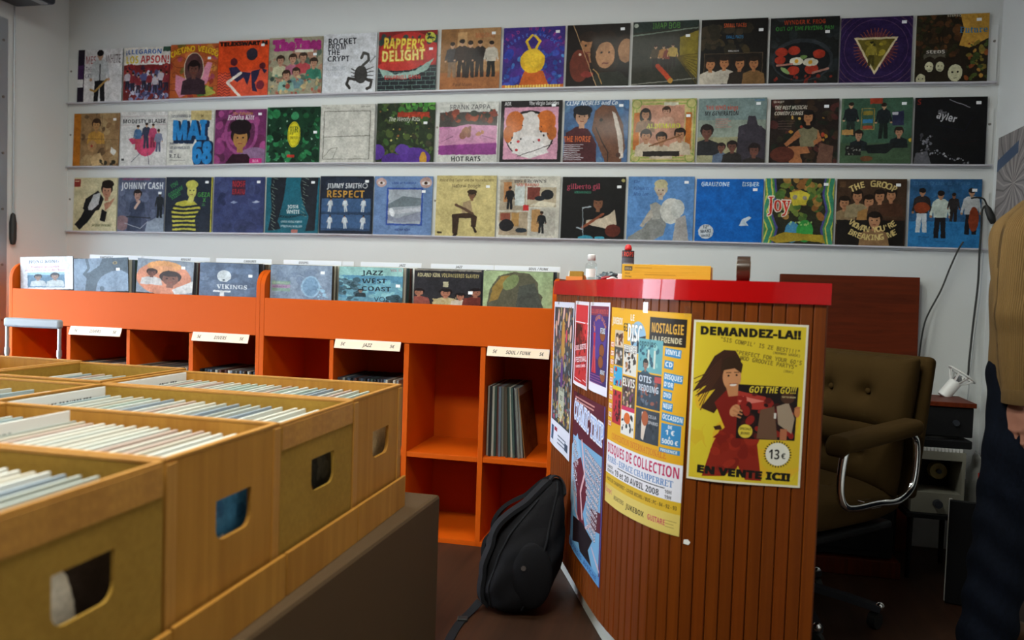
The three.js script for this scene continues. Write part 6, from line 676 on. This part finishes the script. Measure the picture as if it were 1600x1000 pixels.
// ---------------------------------------------------------------- the person at the right edge
function polygonize(sdf, c, half, res) { // surface of a distance field in a cube
  const mc = new MarchingCubes(res, M.wall, false, false, 120000), f = mc.field, hs = res / 2; mc.isolation = 0;
  for (let z = 0; z < res; z++) for (let y = 0; y < res; y++) for (let x = 0; x < res; x++) f[x + y * res + z * res * res] = -sdf(c[0] + (x - hs) / hs * half, c[1] + (y - hs) / hs * half, c[2] + (z - hs) / hs * half);
  mc.update(); const n = mc.count, P = new Float32Array(n * 3), Nn = new Float32Array(n * 3);
  for (let i = 0; i < n * 3; i++) { P[i] = mc.positionArray[i] * half + c[i % 3]; }
  const e = half / res * 0.6; // normals from the field
  for (let i = 0; i < n; i++) { const [x, y, z] = [P[i * 3], P[i * 3 + 1], P[i * 3 + 2]], d = [sdf(x + e, y, z) - sdf(x - e, y, z), sdf(x, y + e, z) - sdf(x, y - e, z), sdf(x, y, z + e) - sdf(x, y, z - e)], l = Math.hypot(...d) || 1; for (let k = 0; k < 3; k++) Nn[i * 3 + k] = d[k] / l; }
  const q = new THREE.BufferGeometry(); q.setAttribute('position', new THREE.BufferAttribute(P, 3)); q.setAttribute('normal', new THREE.BufferAttribute(Nn, 3));
  const uv = new Float32Array(n * 2); for (let i = 0; i < n; i++) { uv[i * 2] = Math.atan2(P[i * 3 + 2], P[i * 3]) * 0.25; uv[i * 2 + 1] = P[i * 3 + 1]; } q.setAttribute('uv', new THREE.BufferAttribute(uv, 2)); return q;
}
function cap(px, py, pz, a, b, ra, rb, sx = 1, sz = 1) { // tapered capsule, optionally flattened across x or z
  const ax = a[0], ay = a[1], az = a[2], dx = (b[0] - ax) / sx, dy = b[1] - ay, dz = (b[2] - az) / sz, qx = (px - ax) / sx, qy = py - ay, qz = (pz - az) / sz;
  const t = Math.max(0, Math.min(1, (qx * dx + qy * dy + qz * dz) / (dx * dx + dy * dy + dz * dz + 1e-9)));
  return (Math.hypot(qx - dx * t, qy - dy * t, qz - dz * t) - (ra + (rb - ra) * t)) * Math.min(1, sx, sz);
}
const smin = (a, b, k) => { const h = Math.max(k - Math.abs(a - b), 0) / k; return Math.min(a, b) - h * h * k * 0.25; };
const chain = (bones, k) => (x, y, z) => { let d = 1e3; for (const b of bones) d = smin(d, cap(x, y, z, ...b), k); return d; };
{
  const t = thing('person', 'person in a tan corduroy jacket and dark jeans with one arm hanging, by the right wall', 'person', [4.3, 0, 1.22], 0.6);
  const sL = [-.175, 1.36, 0], eL = [-.205, 1.13, .03], wL = [-.185, .885, .04], sR = [.17, 1.38, 0], eR = [.19, 1.14, .0], wR = [.17, .9, -.06];
  const hL = [-.095, .93, 0], kL = [-.125, .5, -.03], aL = [-.2, .09, -.02], hR = [.095, .93, 0], kR = [.115, .5, -.03], aR = [.12, .09, 0];
  const body = chain([[[0, 1.0, 0], [0, 1.2, 0], .13, .12, 1.1, .75], [[0, 1.2, 0], [0, 1.42, .005], .125, .12, 1.25, .72], [[-.15, 1.37, 0], [0, 1.42, 0], .055, .06], [[.15, 1.38, 0], [0, 1.42, 0], .055, .06], [[0, 1.42, .01], [0.05, 1.56, -.015], .06, .052], [sL, eL, .045, .038], [eL, wL, .036, .026], [sR, eR, .045, .038], [eR, wR, .036, .026], [hL, kL, .08, .05], [kL, aL, .05, .035], [hR, kR, .08, .05], [kR, aR, .05, .035], [[aL[0] - .02, .06, aL[2] + .03], [aL[0] + .1, .035, aL[2] - .1], .03, .026], [[aR[0], .06, .04], [aR[0] + .02, .03, -.16], .035, .03]], 0.05);
  const HX = 0.075; const head = (X0, y, z) => { const x = X0 - HX; let d = cap(x, y, z, [0, 1.68, 0.01], [0, 1.655, -.015], .088, .082, .9, 1.08); d = smin(d, cap(x, y, z, [0, 1.6, -.045], [0, 1.585, -.055], .052, .042), .05); d = smin(d, cap(x, y, z, [0, 1.55, .0], [0, 1.6, -.0], .052, .055), .04); d = smin(d, cap(x, y, z, [0, 1.66, -.1], [0, 1.632, -.118], .009, .015), .02); d = smin(d, cap(x, y, z, [-.02, 1.6, -.095], [.02, 1.6, -.095], .011, .011), .02); for (const s of [-1, 1]) { d = smin(d, cap(x, y, z, [s * .08, 1.67, .005], [s * .082, 1.63, -.005], .016, .01, .5, 1), .012); d = Math.max(d, -cap(x, y, z, [s * .032, 1.655, -.106], [s * .03, 1.655, -.106], .012, .012)); } return d; };
  const hand = (w, s) => { const o = (x, y, z) => [w[0] + x * s, w[1] + y, w[2] + z]; const b = [[w, o(0, -.05, -.005), .026, .03, .62, 1.05], [o(.0, -.04, -.028), o(.0, -.1, -.03), .014, .012], [o(0, -.04, -.01), o(0, -.105, -.01), .014, .012], [o(0, -.04, .012), o(0, -.1, .012), .014, .012], [o(0, -.045, .03), o(0, -.09, .03), .012, .011]]; const fing = [[-.03, -.1, .042, .03], [-.01, -.105, .046, .032], [.011, -.1, .042, .03], [.031, -.09, .032, .024]]; const F = fing.map(([z, y, l, m], i) => [[o(0, y, z), o(.006, y - l, z * 1.05 - .002), .0092, .0084], [o(.006, y - l, z * 1.05 - .002), o(.024, y - l - m * .8, z * 1.02), .0083, .0075], [o(.024, y - l - m * .8, z * 1.02), o(.04, y - l - m * 1.15, z), .0074, .0064]]); const th = [[o(0, -.025, -.032), o(.008, -.06, -.056), .013, .011], [o(.008, -.06, -.056), o(.014, -.092, -.06), .0105, .0085]]; return (x, y, z) => { let d = chain(b, .018)(x, y, z); for (const f of F) d = smin(d, chain(f, .003)(x, y, z), .005); return smin(d, chain(th, .006)(x, y, z), .01); }; };
  const skinM = phy({ color: lin(0.36, 0.16, 0.11), roughness: 0.55, sheen: 0.2 });
  const armL = chain([[eL, wL, .036, .027]], 0.02), hl = hand(wL, 1), hr = hand(wR, -1);
  const bodyGeo = merge(polygonize((x, y, z) => Math.max(body(x, y, z), y - 1.56), [0, 0.86, 0], 0.9, 96), polygonize((x, y, z) => Math.max(head(x, y, z), 1.545 - y), [HX, 1.66, 0], 0.15, 72), polygonize((x, y, z) => Math.max(smin(hl(x, y, z), armL(x, y, z), .02), y - .9), [-.16, .79, .03], 0.14, 84), polygonize((x, y, z) => Math.max(hr(x, y, z), y - .91), [.19, .8, -.06], 0.14, 84));
  mesh('body', bodyGeo, skinM, t);
  mesh('hair', polygonize((X0, y, z) => Math.max(cap(X0 - HX, y, z, [0, 1.695, .02], [0, 1.665, .02], .098, .092, .92, 1.05), -(cap(X0 - HX, y, z, [0, 1.62, -.1], [0, 1.6, -.12], .085, .085))), [HX, 1.68, 0], 0.15, 56), std({ color: lin(0.02, 0.013, 0.01), roughness: 0.6 }), t);
  for (const s of [-1, 1]) mesh('eye', new THREE.SphereGeometry(0.0115, 16, 12).translate(HX + s * .031, 1.655, -.094), M.white, t);
  const cordT = dtex(256, 16, (u) => 128 + 120 * Math.sin(u * Math.PI * 2 * 32), { srgb: false, rep: [6, 1] });
  const cordC = dtex(256, 256, (u, v) => lerp3([102, 76, 36], [128, 97, 50], 0.5 * fbm(u, v, 24, 8, 3, 17) + 0.5 * (0.5 + 0.5 * Math.sin(u * Math.PI * 2 * 64))), { rep: [3, 1] });
  const cord = std({ map: cordC, roughness: 0.9, bumpMap: cordT, bumpScale: 0.0014 });
  const fold = (x, y, z) => 0.0035 * Math.sin(y * 44 + x * 10 + 2.4 * Math.sin(z * 12 + y * 7)) * Math.max(0, Math.sin(y * 9 + 1)) + 0.002 * Math.sin(y * 21 - x * 12);
  const jacket = (x, y, z) => { let d = cap(x, y, z, [0, .94, 0], [0, 1.2, 0], .172, .165, 1.2, .84); d = smin(d, cap(x, y, z, [0, 1.2, 0], [0, 1.38, .005], .165, .15, 1.2, .84), .06); d = smin(d, Math.min(cap(x, y, z, [-.165, 1.36, 0], [0, 1.43, 0], .075, .085), cap(x, y, z, [.15, 1.38, 0], [0, 1.43, 0], .075, .085)), .06); d = smin(d, cap(x, y, z, [0.02, 1.46, .01], [0.04, 1.52, .005], .078, .068), .03); for (const [s, e, w] of [[sL, eL, wL], [sR, eR, wR]]) { d = smin(d, cap(x, y, z, s, e, .078, .066), .03); d = smin(d, cap(x, y, z, e, w, .066, .05), .02); } d += fold(x, y, z); d = Math.max(d, .9 - y > 0 && Math.abs(x) < .36 ? (Math.hypot(x - wL[0], z - wL[2]) < .08 || Math.hypot(x - wR[0], z - wR[2]) < .08 ? .862 - y : .905 - y) : -1); return Math.max(d, y - 1.545); };
  mesh('jacket', polygonize(jacket, [0, 1.2, 0], 0.4, 92), cord, t, 'tan corduroy jacket');
  mesh('cuff', lathe([[.045, 0], [.053, .002], [.054, .045], [.05, .05]], 28).translate(wL[0], .86, wL[2]), cord, t); mesh('cuff', lathe([[.045, 0], [.053, .002], [.054, .045], [.05, .05]], 28).translate(wR[0], .875, wR[2]), cord, t);
  const denimT = dtex(256, 256, (u, v) => lerp3([6, 9, 16], [16, 22, 36], fbm(u, v, 60, 60, 3, 44) * 0.6 + fbm(u, v, 5, 5, 3, 55) * 0.5), { rep: [4, 2] });
  const jeans = (x, y, z) => { let d = cap(x, y, z, [-.02, .96, 0], [.02, .96, 0], .155, .155, 1.1, .88); for (const [h, k, a] of [[hL, kL, aL], [hR, kR, aR]]) { d = smin(d, cap(x, y, z, h, k, .105, .082), .05); d = smin(d, cap(x, y, z, k, a, .082, .078), .02); } d += 0.005 * Math.sin(y * 50 + x * 30 + Math.sin(z * 30)) * (y < .6 ? 1 : .4); return Math.max(d, .045 - y, y - 1.02); };
  mesh('jeans', polygonize(jeans, [0, .53, 0], 0.53, 96), phy({ map: denimT, specularIntensity: 0.2, roughness: 0.9, bumpMap: clone(grain, 8, 8), bumpScale: 0.0008 }), t, 'dark blue jeans');
  for (const a of [aL, aR]) mesh('shoe', polygonize((x, y, z) => Math.max(chain([[[a[0], .055, a[2] + .03], [a[0], .05, a[2] - .02], .048, .05], [[a[0], .045, a[2]], [a[0] + (a[0] < 0 ? .12 : .02), .034, a[2] - (a[0] < 0 ? .11 : .16)], .047, .038]], .03)(x, y, z), .001 - y), [a[0], .07, a[2] - .07], 0.18, 48), std({ color: lin(0.12, 0.055, 0.025), roughness: 0.5 }), t);
}

renderer.render(scene, camera);
